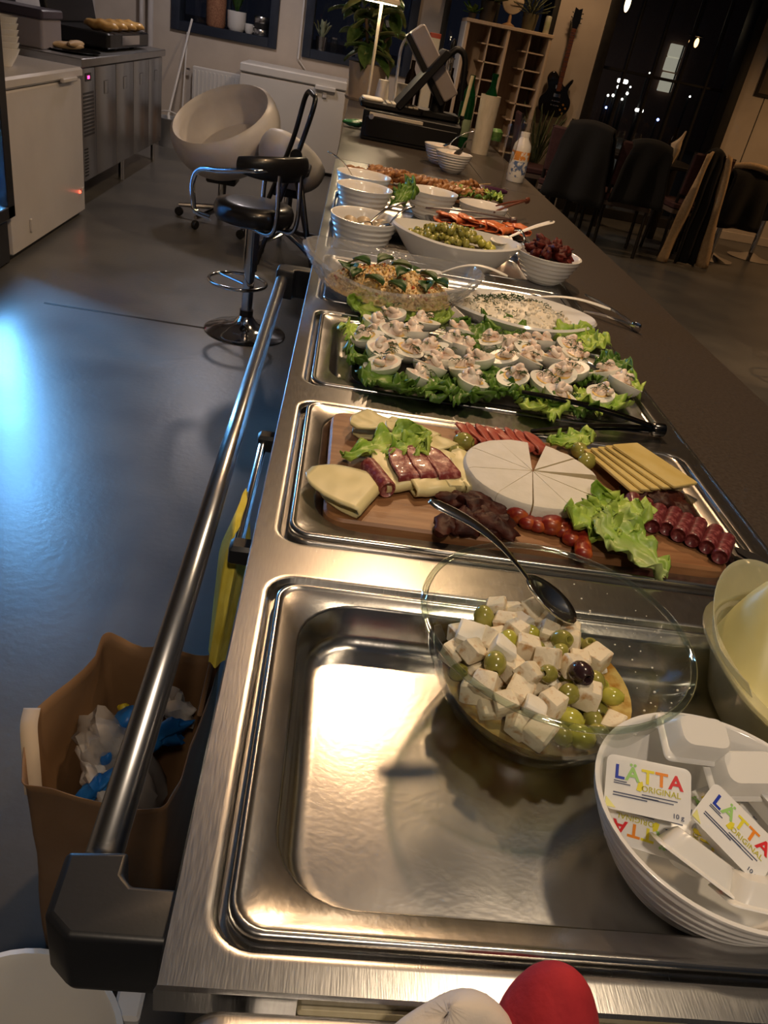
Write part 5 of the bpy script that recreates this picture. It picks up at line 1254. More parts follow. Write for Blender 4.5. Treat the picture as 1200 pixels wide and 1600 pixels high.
# ================================================================== PAPER BAG, BUCKET, CLOTH, TROLLEY
m_kraft = M('brown kraft paper', (0.20, 0.108, 0.046), 0.75, c2=(0.25, 0.14, 0.065), scale=9, detail=6, bump=.35, bscale=14)
BGc = Vector((-.168, .615, 0)); t = thing('paper_bag', 'open brown paper carrier bag used for rubbish below the rail', 'paper bag', BGc, -.10)
def bag(w_, d_, z, k):
    out = []
    ring = rrect(w_, d_, .012, 0, 4); dense = []
    for p_, q_ in zip(ring, ring[1:] + ring[:1]):
        k_ = 10 if math.hypot(p_[0] - q_[0], p_[1] - q_[1]) > .05 else 1
        dense += [(p_[0] + (q_[0] - p_[0])*i_/k_, p_[1] + (q_[1] - p_[1])*i_/k_, 0) for i_ in range(k_)]
    for x, y, _ in dense:
        g = .055*max(0, 1 - abs(y + .02)/.12)*(z/.41)**2 if x < -.06 else 0
        out.append((x*(1 + .02*nz(x*30, y*30, z*9 + k)) - g, y*(1 + .03*nz(y*22, x*22, z*7 + k)), z + (.03*nz(x*14 + 3, y*14) if z > .35 else 0) + (.04*max(0, y) if z > .38 else 0)))
    return out
lo = [bag(.19, .29, 0, 0)] + [bag(.19 + .006*math.sin(i), .29 + .004*math.cos(i*2), .048*i, 0) for i in range(1, 9)] + [bag(.20, .30, .405, 0)]
mesh('bag_wall', loft(lo, True, False), m_kraft, t, smooth=40, solid=.0015)
def strap(u, v):
    p = [Vector(q) for q in curve([(-.152, -.02, .392), (-.140, -.055, .394), (-.122, -.09, .380), (-.104, -.125, .340)], 8)]; q = p[min(len(p) - 1, int(u*(len(p) - 1) + .5))]; return (q.x + .022*v - .004, q.y + .008*v, q.z - .003*v + .012)
mesh('paper_handle', grid(22, 3, strap), M('pale paper handle', (0.52, 0.42, 0.31), .8), t, solid=.0015, smooth=180)
mesh('paper_handle', tube(curve([(.095, .03, .40), (.10, .06, .47), (.098, .11, .49), (.096, .13, .40)], 6), .004, 6), m_kraft, t)
m_blue = M('blue nitrile glove', (0.01, 0.13, 0.45), 0.4, c2=(0.02, 0.19, 0.55), scale=30, bump=.4)
m_tissue = M('crumpled white tissue', (0.62, 0.58, 0.54), 0.8, c2=(0.52, 0.47, 0.43), scale=40, bump=.7)
m_bagp = GLASS('clear rubbish film', (0.85, 0.85, 0.85), 0.2, 1.45, milk=.35, milkc=(.55, .53, .52))
def rub(name, mat, label, px, py, z, rx, ry, rz_, seed, cat, grp=None, amp=.8, s=45):
    o = mesh(name, crumple(rx, ry, rz_, seed, amp, s), mat, loc=at(px, py, z), rot=(seed, seed*.6, seed*1.7), smooth=50); return tag(o, label, cat, grp)
rub('rubbish_film', m_bagp, 'crumpled clear plastic film filling the paper bag', 190, 1190, .27, .085, .10, .05, 1.0, 'plastic film', amp=.5, s=25)
rub('tissue', m_tissue, 'crumpled white tissue ball beside the small blue glove piece', 168, 1165, .315, .030, .026, .024, 2.0, 'tissue'); rub('tissue', m_tissue, 'flattened white tissue low in the bag beside the gloves', 152, 1215, .300, .045, .03, .02, 5.0, 'tissue')
rub('tissue', m_tissue, 'white tissue by the counter side of the bag', 278, 1110, .315, .032, .030, .026, 7.0, 'tissue')
rub('rubber_glove', m_blue, 'blue rubber glove at the top of the rubbish', 250, 1150, .322, .032, .045, .018, 3.0, 'glove'); rub('rubber_glove', m_blue, 'blue rubber glove finger lying lowest below the tissues', 150, 1235, .318, .034, .014, .014, 4.0, 'glove'); rub('rubber_glove', m_blue, 'blue rubber glove beside the yellow peel', 195, 1128, .318, .026, .020, .014, 6.0, 'glove'); rub('rubber_glove', m_blue, 'small blue glove piece beside the tissue', 165, 1193, .318, .018, .010, .010, 8.0, 'glove')
rub('lemon_peel', M('yellow peel', (0.55, 0.42, 0.02), .5), 'small yellow peel in the rubbish', 192, 1108, .318, .012, .010, .008, 9.0, 'peel')
t = thing('white_bucket', 'white plastic bucket standing below the rail bracket', 'bucket', (-.195, .168, 0))
mesh('bucket_wall', lathe([(.001, 0), (.095, 0), (.122, .335), (.128, .338), (.128, .35), (.121, .352), (.115, .34), (.09, .10), (.001, .095)], 48), M('white bucket plastic', (0.70, 0.69, 0.66), .35), t, smooth=50)
mesh('carry_lug', box(.10, .132, .05, .085, .325, .342, .004), m_rad, t, loc=(.0, .01, 0))
# cloth on the side holder
mt = M('yellow microfibre cloth', (0.62, 0.50, 0.04), .85, c2=(0.72, 0.62, 0.10), scale=40, bump=.4, bscale=120)
t = thing('towel_holder', 'short chrome bar on black brackets on the counter side', 'towel holder', (0.014, .60, .80))
mesh('bar', tube([(-.034, -.13, .042), (-.034, .13, .042)], .006, 10), m_chrome, t)
for y in (-.13, .13): mesh('bracket', box(-.042, 0, y - .012, y + .012, .03, .054, .004), m_plastic, t, smooth=30)
lo = []
for i in range(15):
    u = i/14; z = .848 - .150*u; cy_ = .548 - .085*u; rx = (.004 + .011*min(1, u*4))*(1 - .25*u); ry = .040 + .018*math.sin(u*PI)
    lo.append([(-.026 - .004*u + rx*math.cos(a)*(1 + .22*math.sin(4*a + u*3)), cy_ + ry*math.sin(a)*(1 + .10*math.sin(5*a + u*2)), z - .018*math.sin(a)*u) for a in [2*PI*j/32 for j in range(32)]])
o = mesh('yellow_cloth', loft(lo), mt, smooth=70); tag(o, 'yellow cleaning cloth hanging from the chrome bar on the counter side', 'cloth')
# trolley with a lid pan right in front of the counter
t = thing('serving_trolley', 'steel topped trolley pushed against the front of the buffet', 'trolley', (.304, -.208, .030))
mesh('tray_top', loft([rrect(.575, .395, .02, .846, 5), rrect(.58, .40, .022, .85, 5), rrect(.58, .40, .022, .864, 5), rrect(.572, .392, .02, .867, 5), rrect(.53, .35, .03, .867, 5), rrect(.525, .345, .03, .864, 5), rrect(.515, .335, .03, .8585, 5)]), m_steel, t, smooth=50)
for x in (-.26, .26):
    for y in (-.17, .17): mesh('leg', tube([(x, y, -.030), (x, y, .846)], .012, 10), m_chrome, t)
mesh('lower_shelf', box(-.27, .27, -.18, .18, .25, .265, .004), m_steel, t, smooth=30)
m_red = M('red cotton cloth', (0.36, 0.012, 0.022), .85, c2=(0.45, 0.02, 0.03), scale=60, bump=.4, bscale=150)
def hat(u, v):
    a = 2*PI*v; r = .027*max(0.0, 1 - u**2.6)**.55*(1 + .16*math.sin(3*a + 1.0)*(1 - .6*u))
    return (r*math.cos(a)*1.05 + .004*u, r*math.sin(a)*.95 + .030*u, .066*u)
o = mesh('red_napkin', grid(18, 30, hat), m_red, loc=(.200, -.037, .8885), smooth=180, weld=True); tag(o, 'red folded cloth napkin standing up on the trolley', 'napkin')
def hat2(u, v):
    a = 2*PI*v; r = max(0.0, 1 - u**3)**.5
    return (.040*r*math.cos(a), .022*r*math.sin(a)*(1 + .2*math.sin(2*a)) + .014*u, .050*u + .006*math.cos(a)*u)
m_wcloth = M('white printed cotton', (0.72, 0.64, 0.56), .85, c2=(0.66, 0.58, 0.50), scale=8, bump=.3, bscale=140)
o = mesh('white_napkin', grid(14, 28, hat2), m_wcloth, loc=(.153, -.035, .8885), rot=(0, -.10, .12), smooth=180, weld=True); tag(o, 'white cloth napkin with a scroll line beside the red one', 'napkin')
mb = MB(); sp_ = [(.012*(.3 + .11*k)*math.cos(k*.75), .0, .012*(.3 + .11*k)*math.sin(k*.75)) for k in range(9)]
mb.add(tube(curve([(x*.45 + .020, .0055 - abs(x)*.15, z*.45 + .046) for x, _, z in sp_], 4), .0006, 5)); mb.add(tube(curve([(-.038, -.002, .022), (-.033, -.006, .036), (-.022, -.004, .048)], 5), .0010, 5)); mb.build('scroll_print', M('plum print', (0.16, 0.03, 0.05), .7), o)

# ================================================================== BAR END: register, terminal, plant, lamp
m_reg = M('black register plastic', (0.004, 0.004, 0.005), 0.5, bump=.1, scale=200, spec=.3)
m_keyw = M('cream keys', (0.62, 0.57, 0.48), .45); m_greyp = M('warm grey plastic', (0.30, 0.27, 0.27), .45, c2=(0.33, 0.30, 0.30), scale=10)
t = thing('cash_drawer', 'black cash drawer box under the keyboard on the bar', 'cash drawer', (.33, 3.95, ZT + .0006), -.06)
mesh('drawer_case', rbox(.46, .40, .125, .008, .004), m_reg, t, smooth=40); mesh('drawer_front', box(-.215, .215, -.206, -.198, .015, .10, .003), m_reg, t, smooth=30); mesh('lock', lathe([(.001, 0), (.012, 0), (.012, .006), (.001, .006)], 14), m_chrome, t, loc=(-.19, -.207, .10), rot=(PI/2, 0, 0)); mesh('pale_strip', box(-.20, .05, -.2075, -.204, .103, .118, .001), m_keyw, t, smooth=30); mesh('grey_badge', box(-.232, -.229, -.16, -.10, .07, .11, .001), m_greyp, t, smooth=30)
t = thing('keyboard', 'black keyboard with cream keys lying on the cash drawer', 'keyboard', (.215, 3.93, ZT + .127), .05)
mesh('keyboard_case', rbox(.30, .19, .028, .02, .006), m_reg, t, smooth=40); mesh('wrist_rest', move(rbox(.10, .16, .012, .03, .004, .028), (-.09, 0, 0)), m_keyw, t, smooth=40)
for i in range(6):
    for j_ in range(4): mesh('key', rbox(.022, .030, .008, .003, .002, .0275), m_keyw, t, loc=(-.015 + .026*i, -.055 + .037*j_, 0), smooth=40)
t = thing('sales_terminal', 'black sales terminal with tilted screen and grey back on a stand', 'terminal', (.42, 3.98, ZT + .1265))
def slab(name, p0, p1, th, dp, mat): 
    m = frame(Vector(p0), Vector(p1), (0, 1, 0)); L = (Vector(p1) - Vector(p0)).length
    return mesh(name, move(move(rbox(L, th, dp, .012, .005, -dp/2), (L/2, 0, 0)), m), mat, t, smooth=40)
slab('screen', (-.175, 0, .02), (.02, 0, .285), .034, .30, m_reg); slab('grey_back_housing', (-.14, .02, .35), (.075, .02, .10), .075, .17, m_greyp); slab('back_cover', (-.175, .02, .32), (.04, .02, .06), .03, .16, m_reg)
mesh('stand_foot', rbox(.22, .20, .03, .03, .008), m_reg, t, loc=(.02, 0, 0), smooth=40); mesh('stand_neck', tube([(.02, 0, .02), (.03, .01, .16)], .035, 14), m_reg, t); mesh('arm', tube(curve([(.02, -.10, .27), (.06, -.10, .30), (.10, -.10, .26), (.115, -.10, .10)], 6), .014, 10), m_reg, t)
t = thing('power_cable', 'white cable arching from the terminal down to the bar', 'cable', (.24, 4.22, ZT + .0006)); mesh('cable', tube(curve([aty(640, 53, 4.15) - t.location, aty(628, 72, 4.2) - t.location, aty(622, 105, 4.22) - t.location, (0, 0, .15), (.0, .0, .004)], 8), .007, 8), m_rad, t)
for i, (px, lb) in enumerate(((598, 'white paper cup tipped beside the keyboard'), (628, 'second white paper cup beside the terminal screen'))):
    p = aty(px, 140, 4.25); o = mesh('paper_cup', lathe([(.001, 0), (.026, 0), (.038, .10), (.036, .10), (.024, .004), (.001, .004)], 24), m_keyw, loc=(p.x, 4.25, ZT + .128 + (.0)), rot=(PI, 0, 0) if i == 0 else (0, 0, 0), smooth=50); o.location.z = ZT + .232 if i == 0 else ZT + .132; tag(o, lb, 'cup')
t = thing('cup_rack', 'low dark rack behind the cash drawer carrying the cups', 'rack', (.27, 4.27, ZT + .0006)); mesh('rack_top', box(-.15, .15, -.09, .09, .12, .1305, .003), m_reg, t, smooth=30)
for x in (-.14, .14): mesh('rack_side', box(x - .01, x + .01, -.09, .09, 0, .12, .003), m_reg, t, smooth=30)
t = thing('green_packet', 'small crumpled green snack packet beside the register', 'packet', (.06, 4.16, ZT + .0006)); mesh('packet', crumple(.05, .035, .02, 3.0, .4, 30), M('green foil packet', (0.03, 0.16, 0.04), .3, c2=(.5, .55, .5), scale=30, ramp=(.6, .68)), t, loc=(0, 0, .02)); mesh('fold', box(-.05, .05, -.004, .004, .01, .03, .002), m_reg, t)
# potted rubber plant
PP = Vector((.105, 5.95, ZT + .0006)); t = thing('potted_plant', 'large leafed rubber plant in a beige pot at the bar end', 'plant', PP)
mesh('pot', lathe([(.001, 0), (.105, 0), (.112, .01), (.135, .225), (.138, .23), (.128, .232), (.118, .20), (.001, .19)], 36), M('beige ceramic pot', (0.46, 0.36, 0.28), .5, c2=(0.50, 0.40, 0.31), scale=10), t, smooth=50)
mesh('saucer', lathe([(.001, .0), (.13, .0), (.14, .018), (.136, .018), (.11, .004), (.001, .004)], 32), M('beige ceramic pot', ()), t, smooth=50); mesh('soil', lathe([(.001, .195), (.12, .195), (.12, .205), (.001, .21)], 20), M('dark soil', ()), t)
m_stem = M('brown stem', (0.16, 0.10, 0.06), .8); m_rleaf = M('rubber plant leaf', (0.035, 0.075, 0.018), .25, c2=(0.11, 0.17, 0.045), scale=9, ramp=(.45, .6), coat=.2); m_rleaf2 = M('variegated leaf', (0.10, 0.15, 0.04), .28, c2=(0.30, 0.31, 0.11), scale=12, ramp=(.4, .6), coat=.2)
gx = random.Random(31); lvs = []
def bleaf(u, v):
    s = v*2 - 1; w_ = .050*math.sin(PI*min(1, u*.96 + .03))**.75; return (.19*u, w_*s, .022*abs(s) - .07*u*u)
LF = [mesh('leaf', grid(12, 7, bleaf), mm, t, smooth=180, solid=.0012) for mm in (m_rleaf, m_rleaf2)]; ufirst = set()
for k in range(6):
    a = k*1.05; tip = Vector((.12*math.cos(a), .10*math.sin(a), .42 + .07*(k % 3))); P = curve([(.03*math.cos(a), .03*math.sin(a), .20), (.05*math.cos(a), .05*math.sin(a), .32), tip], 5); mesh('stem', tube(P, .009, 8), m_stem, t)
    for i in range(12):
        p = P[min(len(P) - 1, 4 + i*len(P)//13)] + Vector((0, 0, .012*i)); b_ = gx.random() < .35; src = LF[b_]
        o = src if b_ not in ufirst else copy_tree(src, parent=t); ufirst.add(b_); o.location = p; o.rotation_euler = (gx.uniform(-.4, .4), gx.uniform(-.7, .5), gx.uniform(0, 6.28)); s_ = gx.uniform(.8, 1.15); o.scale = (s_,)*3
# desk lamp above the register
LP = Vector((.108, 4.42, ZT + .0006)); t = thing('desk_lamp', 'slim pale desk lamp with a lit flat round head behind the keyboard', 'lamp', LP)
m_lpole = M('pale lamp enamel', (0.60, 0.52, 0.40), .4); mesh('base', lathe([(.001, 0), (.07, 0), (.07, .012), (.012, .02), (.001, .02)], 28), m_lpole, t, smooth=50); mesh('pole', tube([(0, 0, .015), (.004, 0, .56)], .008, 10), m_lpole, t)
hd = mesh('lamp_head', lathe([(.001, .555), (.085, .555), (.095, .560), (.095, .575), (.06, .60), (.02, .615), (.001, .615)], 32), m_lpole, t, smooth=50)
mesh('lit_ring', lathe([(.03, .5535), (.082, .5535), (.082, .5545), (.03, .5545)], 32), M('lamp ring glow', (1, .9, .7), .5, emit=(1.0, 0.82, 0.50), es=9.0), hd)
lamp('desk_lamp_bulb', (.112, 4.42, ZT + .545), 2.2, (1.0, 0.78, 0.48), 0.05)
# books and boxes behind terminal
t = thing('drink_box', 'upright pale box with red top behind the terminal', 'box', (.50, 5.60, ZT + .0006)); mesh('box', rbox(.07, .07, .46, .006, .003), m_keyw, t, smooth=40); mesh('red_top', rbox(.071, .071, .03, .006, .003, .455), M('red carton', (.4, .06, .03), .5), t, smooth=40)
t = thing('beer_tap', 'small beer tap with dark handle behind the terminal', 'tap', (.60, 5.35, ZT + .0006)); mesh('column', lathe([(.001, 0), (.045, 0), (.045, .01), (.022, .02), (.022, .36), (.03, .37), (.001, .38)], 20), m_chrome, t, smooth=50); mesh('handle', ball(.018, .018, .045, 12, 8), m_reg, t, loc=(0, -.02, .43)); mesh('spout', tube(curve([(0, 0, .33), (0, -.06, .34), (0, -.09, .30)], 5), .008, 8), m_chrome, t)
for i in range(5):
    lb = ('dark wine bottle behind the terminal', )[0]
    o = mesh('wine_bottle', lathe([(.001, .0), (.037, .0), (.038, .19), (.030, .23), (.014, .26), (.0135, .31), (.001, .311)], 20), GLASS('brown bottle glass', (.10, .05, .02), .03, 1.5, milk=.5, milkc=(.015, .008, .004)), loc=(.40 + .09*i, 5.75 + .06*(i % 2), ZT + .0006), smooth=50); tag(o, lb, 'bottle', 'wine bottles at the bar end')

# ================================================================== BACK: shelf unit, guitar, plants
m_ply = M('pale birch board', (0.48, 0.36, 0.25), .55, c2=(0.54, 0.42, 0.30), scale=6, stretch=(8, 8, 1)); m_plyin = m_ply
SX0, SX1, SY0, SY1, SZ = 1.0, 1.84, 8.42, 8.84, 1.585
t = thing('shelf_unit', 'pale wooden shelf unit with two bays of small boards', 'shelf', (SX0, SY0, 0)); wS, dS = SX1 - SX0, SY1 - SY0
for x in (0, wS/2 - .02, wS - .03): mesh('upright', box(x, x + .03, 0, dS, 0, SZ - .03, .003), m_ply, t, smooth=30)
mesh('top_board', box(-.01, wS + .01, -.01, dS, SZ - .03, SZ, .003), m_ply, t, smooth=30); mesh('back_board', box(.03, wS - .03, dS - .012, dS, 0, SZ - .03), m_plyin, t, smooth=0); mesh('bottom_board', box(.03, wS - .03, 0, dS - .012, .05, .08), m_ply, t, smooth=0)
mesh('side_panel', box(-.012, -.001, 0, dS, .0, SZ - .03), m_rad, t, smooth=0)
for x0 in (.03, wS/2 + .01):
    xm = x0 + .20; mesh('inner_panel', box(xm, xm + .012, .02, dS - .012, .08, SZ - .03), m_plyin, t, smooth=0)
    for k in range(9): mesh('shelf_board', box(xm - .05, x0 + .372, .02 if k % 2 else .03, dS - .014, .20 + .15*k, .212 + .15*k, .001), m_plyin, t, smooth=0)
def pot_plant(label, loc, pr, ph, potm, n_, L, wd, lm, lean=.6, up=-1.2, name='house_plant'):
    t = thing(name, label, 'plant', loc); mesh('pot', lathe([(.001, 0), (pr*.8, 0), (pr, ph), (pr*.92, ph), (pr*.85, ph*.85), (.001, ph*.8)], 22), potm, t, smooth=50)
    vf = leaf_sheet(L, wd, .004, 1.0, -.3, 10, 5, 0); src = None
    for k in range(n_):
        a = k*2.4; rot = (0, up + lean*(k/n_), a); s_ = .7 + .5*((k*37) % 10)/10
        if src is None: src = o = mesh('leaf', vf, lm, t, smooth=180, solid=.001)
        else: o = copy_tree(src, parent=t)
        o.location = (0, 0, ph*.85); o.rotation_euler = rot; o.scale = (s_,)*3
    return t
m_dpot = M('dark pot', (0.03, 0.025, 0.02), .5); m_dleaf = M('dark house plant leaf', (0.03, 0.05, 0.02), .5, c2=(0.06, 0.09, 0.035), scale=12); m_grass = M('dry grass', (0.07, 0.085, 0.035), .7, c2=(0.10, 0.115, 0.05), scale=10)
pot_plant('dark leafed plant in a dark pot on top of the shelf unit', (1.20, 8.62, SZ), .085, .17, m_dpot, 22, .22, .035, m_dleaf, .9)
pot_plant('small trailing green plant at the shelf corner', (1.055, 8.60, SZ), .04, .05, m_dpot, 10, .12, .025, m_lettuce_d, 1.0)
pot_plant('spiky grass plant in a ribbed jar on top of the shelf unit', (1.62, 8.62, SZ), .08, .14, M('olive glass jar', (0.10, 0.09, 0.05), .3), 34, .24, .008, m_grass, .9)
t = thing('table_mirror', 'round pale disc on a wooden stand on top of the shelf unit', 'mirror', (1.42, 8.60, SZ)); m_wood2 = M('light stand wood', (0.42, 0.25, 0.12), .5); mesh('stand_base', lathe([(.001, 0), (.06, 0), (.06, .012), (.02, .03), (.012, .10), (.001, .10)], 24), m_wood2, t, smooth=50); mesh('disc', move(lathe([(.001, -.012), (.10, -.012), (.105, -.008), (.105, .008), (.10, .012), (.001, .012)], 36), XF((0, 0, .205), (PI/2 - .1, 0, 0))), M('pale disc face', (0.52, 0.44, 0.32), .4, c2=(.42, .34, .25), scale=14), t, smooth=50)
t = thing('drink_can', 'pale green and white drink can at the end of the shelf top', 'can', (1.775, 8.50, SZ)); mesh('can_body', lathe([(.001, 0), (.026, 0), (.030, .006), (.030, .135), (.026, .145), (.001, .144)], 20), M('pale green can', (0.50, 0.55, 0.30), .35, .3, c2=(.65, .63, .55), scale=16), t, smooth=50); mesh('tab', box(-.008, .008, -.012, .012, .1445, .147), m_chrome, t)
# electric guitar on the wall
GX, GY = 2.105, BW - .065; gz = .885
t = thing('electric_guitar', 'black single cutaway electric guitar hanging on the wall', 'guitar', (GX, GY, gz), (0, 0, 0))
m_gbody = M('black guitar lacquer', (0.008, 0.008, 0.009), .12, coat=.8); m_fret = M('rosewood neck', (0.10, 0.035, 0.02), .4, c2=(.14, .05, .03), scale=12, stretch=(1, 1, .1))
right = [(0, 0), (.08, .008), (.135, .045), (.165, .11), (.158, .175), (.122, .225), (.108, .265), (.118, .31), (.135, .345), (.130, .37), (.105, .355), (.075, .315), (.05, .30)]
left = [(-.05, .40), (-.09, .41), (-.125, .385), (-.135, .34), (-.118, .285), (-.108, .25), (-.125, .215), (-.158, .17), (-.166, .11), (-.137, .045), (-.08, .008)]
ol_ = [Vector((x, z, 0)) for x, z in right + left]; ol_ = [(p.x, p.y) for p in curve(ol_ + [ol_[0]], 4)[:-1]]
rotm = Matrix.Rotation(PI/2, 4, 'X')
mesh('body', move(loft([[(x*k, (z - .18)*k + .18, d_) for x, z in ol_] for k, d_ in ((.97, 0), (1, .006), (1, .038), (.97, .045))]), rotm), m_gbody, t, smooth=50)
mesh('neck', box(-.024, .024, -.066, -.044, .24, .80, .006), m_fret, t, smooth=30)
for k in range(14): mesh('fret', box(-.024, .024, -.0672, -.0655, .32 + .46*(1 - .92**k)/.69, .3225 + .46*(1 - .92**k)/.69), m_chrome, t, smooth=0)
mesh('headstock', move(prism([(-.024, .79), (.024, .79), (.042, .86), (.036, .975), (.0, .96), (-.036, .975), (-.042, .86)], .044, .060), rotm), m_gbody, t, smooth=30)
for s_ in (-1, 1):
    for k in range(3): mesh('tuning_peg', tube([(s_*.036, -.05, .85 + .04*k), (s_*.058, -.05, .853 + .04*k)], .006, 8), m_chrome, t)
for z in (.26, .185): mesh('pickup', box(-.038, .038, -.058, -.044, z, z + .038, .004), m_chrome, t, smooth=30)
mesh('bridge', box(-.045, .045, -.060, -.044, .145, .157, .003), m_chrome, t); mesh('tailpiece', box(-.045, .045, -.060, -.044, .105, .118, .003), m_chrome, t)
for x, z in ((.09, .13), (.12, .10), (.07, .08), (.10, .05)): mesh('knob', lathe([(.001, 0), (.011, 0), (.010, .012), (.001, .012)], 14), M('amber knob', (.3, .15, .04), .3), t, loc=(x, -.045, z), rot=(PI/2, 0, 0))
mesh('wall_hanger', box(-.02, .02, -.02, .064, .83, .87, .003), m_black, t)
pot_plant('tall dark grass plant in a floor planter behind the bar', (1.98, 8.52, 0), .09, .40, m_dpot, 46, .60, .009, m_grass, .35, -1.5, 'grass_plant')

# ================================================================== DINING SIDE: table, chairs, coats
m_dk = M('black stained wood', (0.010, 0.008, 0.007), .4, c2=(.016, .012, .01), scale=8); m_plum = M('dark plum upholstery', (0.045, 0.014, 0.016), .8, c2=(.06, .02, .022), scale=30); m_wool = M('black wool', (0.008, 0.008, 0.009), .95, bump=.6, scale=120); m_cream = M('cream fleece lining', (0.48, 0.33, 0.19), .95, c2=(.56, .40, .24), scale=60, bump=.8, bscale=120)
t = thing('dining_table', 'dark dining table in front of the tall window', 'table', (2.72, 7.75, 0)); mesh('table_top', rbox(1.25, .75, .035, .02, .006, .725), m_dk, t, smooth=40)
for x in (-.56, .56):
    for y in (-.31, .31): mesh('leg', box(x - .03, x + .03, y - .03, y + .03, 0, .725, .004), m_dk, t, smooth=30)
def chair(label, loc, rz, up=m_plum):
    t = thing('dining_chair', label, 'chair', loc, rz)
    mesh('seat', rbox(.44, .44, .055, .03, .012, .435), up, t, smooth=40); mesh('seat_rail', rbox(.43, .43, .04, .02, .004, .395), M('pale seat rail', (0.12, 0.09, 0.075), .5), t, smooth=40)
    for x in (-.19, .19):
        mesh('front_leg', tube([(x, -.19, 0), (x*.97, -.18, .40)], .016, 8), m_dk, t); mesh('rear_leg', tube(curve([(x, .22, 0), (x, .19, .42), (x, .24, .92)], 5), .016, 8), m_dk, t)
    mesh('backrest', move(rbox(.40, .04, .36, .02, .012, 0), XF((0, .212, .56), (-.1, 0, 0))), up, t, smooth=40); return t
chair('dark upholstered chair at the window end of the dining table', (2.04, 7.22, 0), 2.7); chair('dark chair under the lower black jacket beside the table', (2.56, 7.10, 0), 3.0); chair('dark chair carrying the cream coat at the table end', (3.22, 7.35, 0), 3.25); chair('dark chair between the dining table and the tall window', (2.5, 8.35, 0), .1); chair('dark chair by the glazing at the end of the dining table', (1.86, 7.95, 0), 1.5)
def drape(name, label, cx, cy, top, wd, ln_f, ln_b, mat, rz, seed, th=.012, half=.045, cat='coat'):
    prof = [(-half, top - ln_f), (-half*1.1, top - ln_f*.5), (-half*.9, top - .06), (-half*.4, top - .008), (0, top), (half*.4, top - .008), (half*.9, top - .06), (half*1.2, top - ln_b*.5), (half*1.3, top - ln_b)]
    P = curve([(0, y, z) for y, z in prof], 5); n_ = len(P)
    def f(u, v):
        p = P[int(u*(n_ - 1) + .5)]; s = v*2 - 1; dn = (top - p.z); w_ = wd*(.82 + .35*min(1, dn/.6)) if p.z < top - .05 else wd*.80
        return (s*w_/2 + .02*nz(seed, p.z*5), p.y*(1 + .0) + .022*math.sin(s*6 + seed + dn*3)*min(1, dn*3) - (.05*dn if p.y < 0 else -.03*dn), p.z - .035*s*s*(1 if dn < .1 else .4))
    o = mesh(name, grid(n_, 22, f), mat, loc=(cx, cy, 0), rot=(0, 0, rz), smooth=180, solid=th); return tag(o, label, cat)
drape('jacket', 'black jacket hanging over the chair by the glazing', 2.06, 6.96, 1.0, .48, .62, .45, m_wool, -.5, 1.0, .03, .07, 'jacket'); drape('jacket', 'lower black jacket hanging over the chair beside the table', 2.56, 6.84, .955, .42, .50, .4, m_wool, -.12, 4.0, .03, .06, 'jacket')
# long coat with black outside and cream lining
cx, cy = 3.235, 7.085
o = drape('coat', 'long black coat with cream fleece edges trailing to the floor from a chair', cx, cy, .975, .17, .955, .45, m_wool, .12, 2.0, .02, .06)
for s_, nm in ((-1, 'lining_edge'), (1, 'lining_edge')):
    def f2(u, v, s_=s_):
        z = .955 - .945*u; wv = .05 + .06*u; x0 = s_*(.072 + .05*u); y = -.062 - .055*u - .020*math.sin(v*PI)*(1 + u)
        return (x0 + s_*wv*v + .03*u*s_ - .02*u, y + .012*math.sin(u*9 + v*3), z - .03*v*(1 - u))
    mesh(nm, grid(22, 8, f2), m_cream, o, smooth=180, solid=.018)
def swivel(label, loc, rz):
    t = thing('swivel_chair', label, 'chair', loc, rz)
    mesh('seat', rbox(.48, .46, .09, .10, .03, .42), m_vinyl, t, smooth=50)
    def bk(u, v):
        a = -1.5 + 3.0*u; return ((.27 + .02*math.cos(2*PI*v))*math.sin(a), (.25 + .02*math.cos(2*PI*v))*math.cos(a), .62 + .23*math.sin(2*PI*v)*max(.25, math.cos(a*.8)))
    mesh('backrest', grid(20, 14, bk), m_vinyl, t, smooth=70, weld=True); mesh('column', tube([(0, 0, .06), (0, 0, .43)], .026, 14), m_chrome, t)
    mesh('base', lathe([(.001, 0), (.22, 0), (.225, .006), (.10, .03), (.03, .06), (.001, .06)], 36), m_chrome, t, smooth=50); return t
swivel('black round backed swivel chair beside the cream coat', (3.74, 7.55, 0), 2.7); swivel('second black swivel chair against the beige wall', (4.35, 7.95, 0), 2.2)
drape('jacket', 'black coat with pale collar thrown over the swivel chair', 3.68, 7.25, .86, .46, .50, .35, m_wool, .2, 7.0, .03, .07, 'jacket')
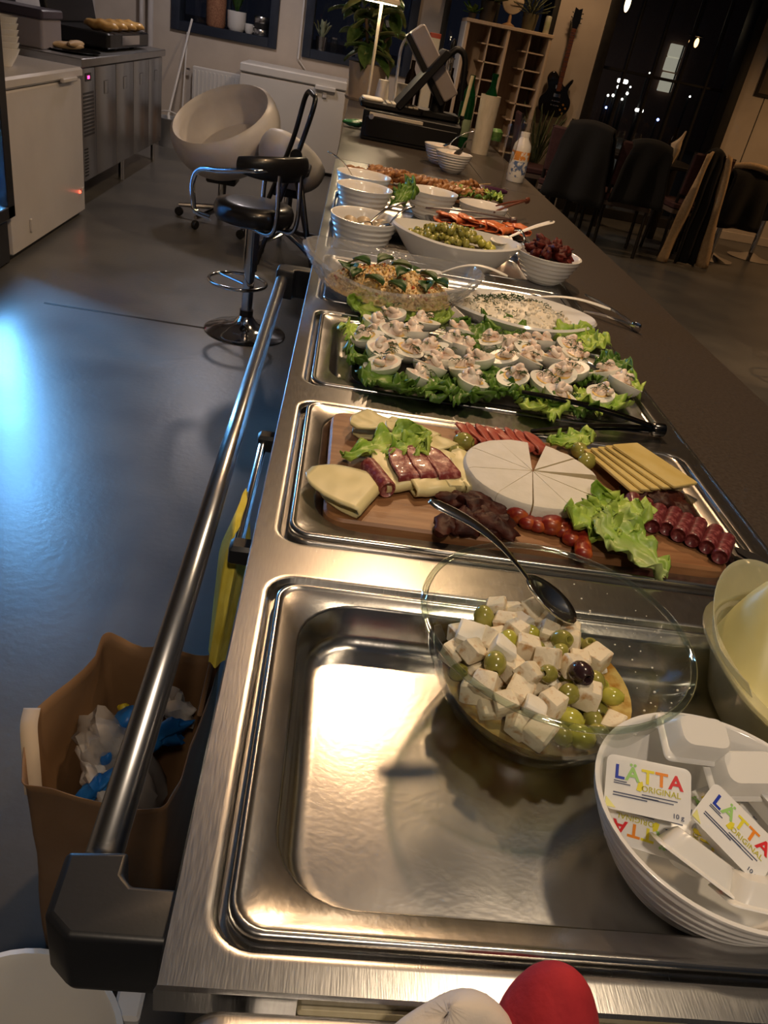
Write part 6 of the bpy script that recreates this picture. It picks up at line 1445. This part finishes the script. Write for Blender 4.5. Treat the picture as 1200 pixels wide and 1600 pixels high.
o = mesh('scarf', tube(curve([(-.20, .02, .0), (-.08, -.02, .03), (.06, -.03, .025), (.20, .0, .0)], 5), .028, 8), m_cream, loc=(3.70, 7.22, .86), smooth=60); tag(o, 'cream scarf lying over the back of the swivel chair', 'scarf')
# glass with napkin on the table
p = Vector((3.00, 7.44, .7605)); t = thing('wine_glass', 'tall glass holding a folded cream napkin on the dining table', 'glass', p); mesh('glass_cup', lathe([(.001, 0), (.035, 0), (.045, .14), (.043, .14), (.033, .006), (.001, .006)], 24), m_flute, t, smooth=50)
o = mesh('paper_napkin', loft([[(x0 + r*math.cos(a)*(1 + .25*math.sin(3*a)), r*.7*math.sin(a), z) for a in [2*PI*i/16 for i in range(16)]] for r, z, x0 in ((.015, .008, 0), (.030, .06, 0), (.036, .12, .005), (.045, .17, -.005), (.022, .21, .015), (.012, .25, .03), (.006, .29, .04))]), M('cream napkin paper', (0.62, 0.47, 0.32), .8, c2=(.68, .54, .38), scale=30), loc=p, smooth=60); tag(o, 'cream napkin folded upright in the tall glass', 'napkin')
o = mesh('champagne_bottle', lathe([(.001, .0), (.042, .0), (.043, .15), (.034, .20), (.015, .25), (.0145, .30), (.001, .301)], 20), GLASS('brown bottle glass', ()), loc=(3.02, 7.62, .7605), smooth=50); tag(o, 'dark bottle beside the napkin glass on the dining table', 'bottle')
for i, (x, y) in enumerate(((2.5, 7.55), (2.68, 7.62), (2.36, 7.66))):
    t = thing('table_glass', 'empty stemmed glass on the dining table', 'glass', (x, y, .7605), group='empty glasses on the dining table'); mesh('foot', lathe([(.001, 0), (.032, 0), (.03, .003), (.004, .008), (.003, .08)], 20, cap1=False), m_flute, t, smooth=50); mesh('cup', lathe([(.003, .08), (.034, .11), (.036, .15), (.030, .19), (.028, .19), (.034, .15), (.001, .09)], 24, cap0=False), m_flute, t, smooth=50)
t = thing('wall_picture', 'dark framed picture on the beige wall', 'picture', (4.44, BW - .012, 1.72)); mesh('frame', box(-.25, .25, -.012, .012, -.28, .30, .004), m_dk, t, smooth=30); mesh('print', box(-.22, .22, -.014, -.0125, -.25, .27), M('dark picture print', (.07, .05, .04), .5, c2=(.12, .08, .05), scale=6), t, smooth=0)
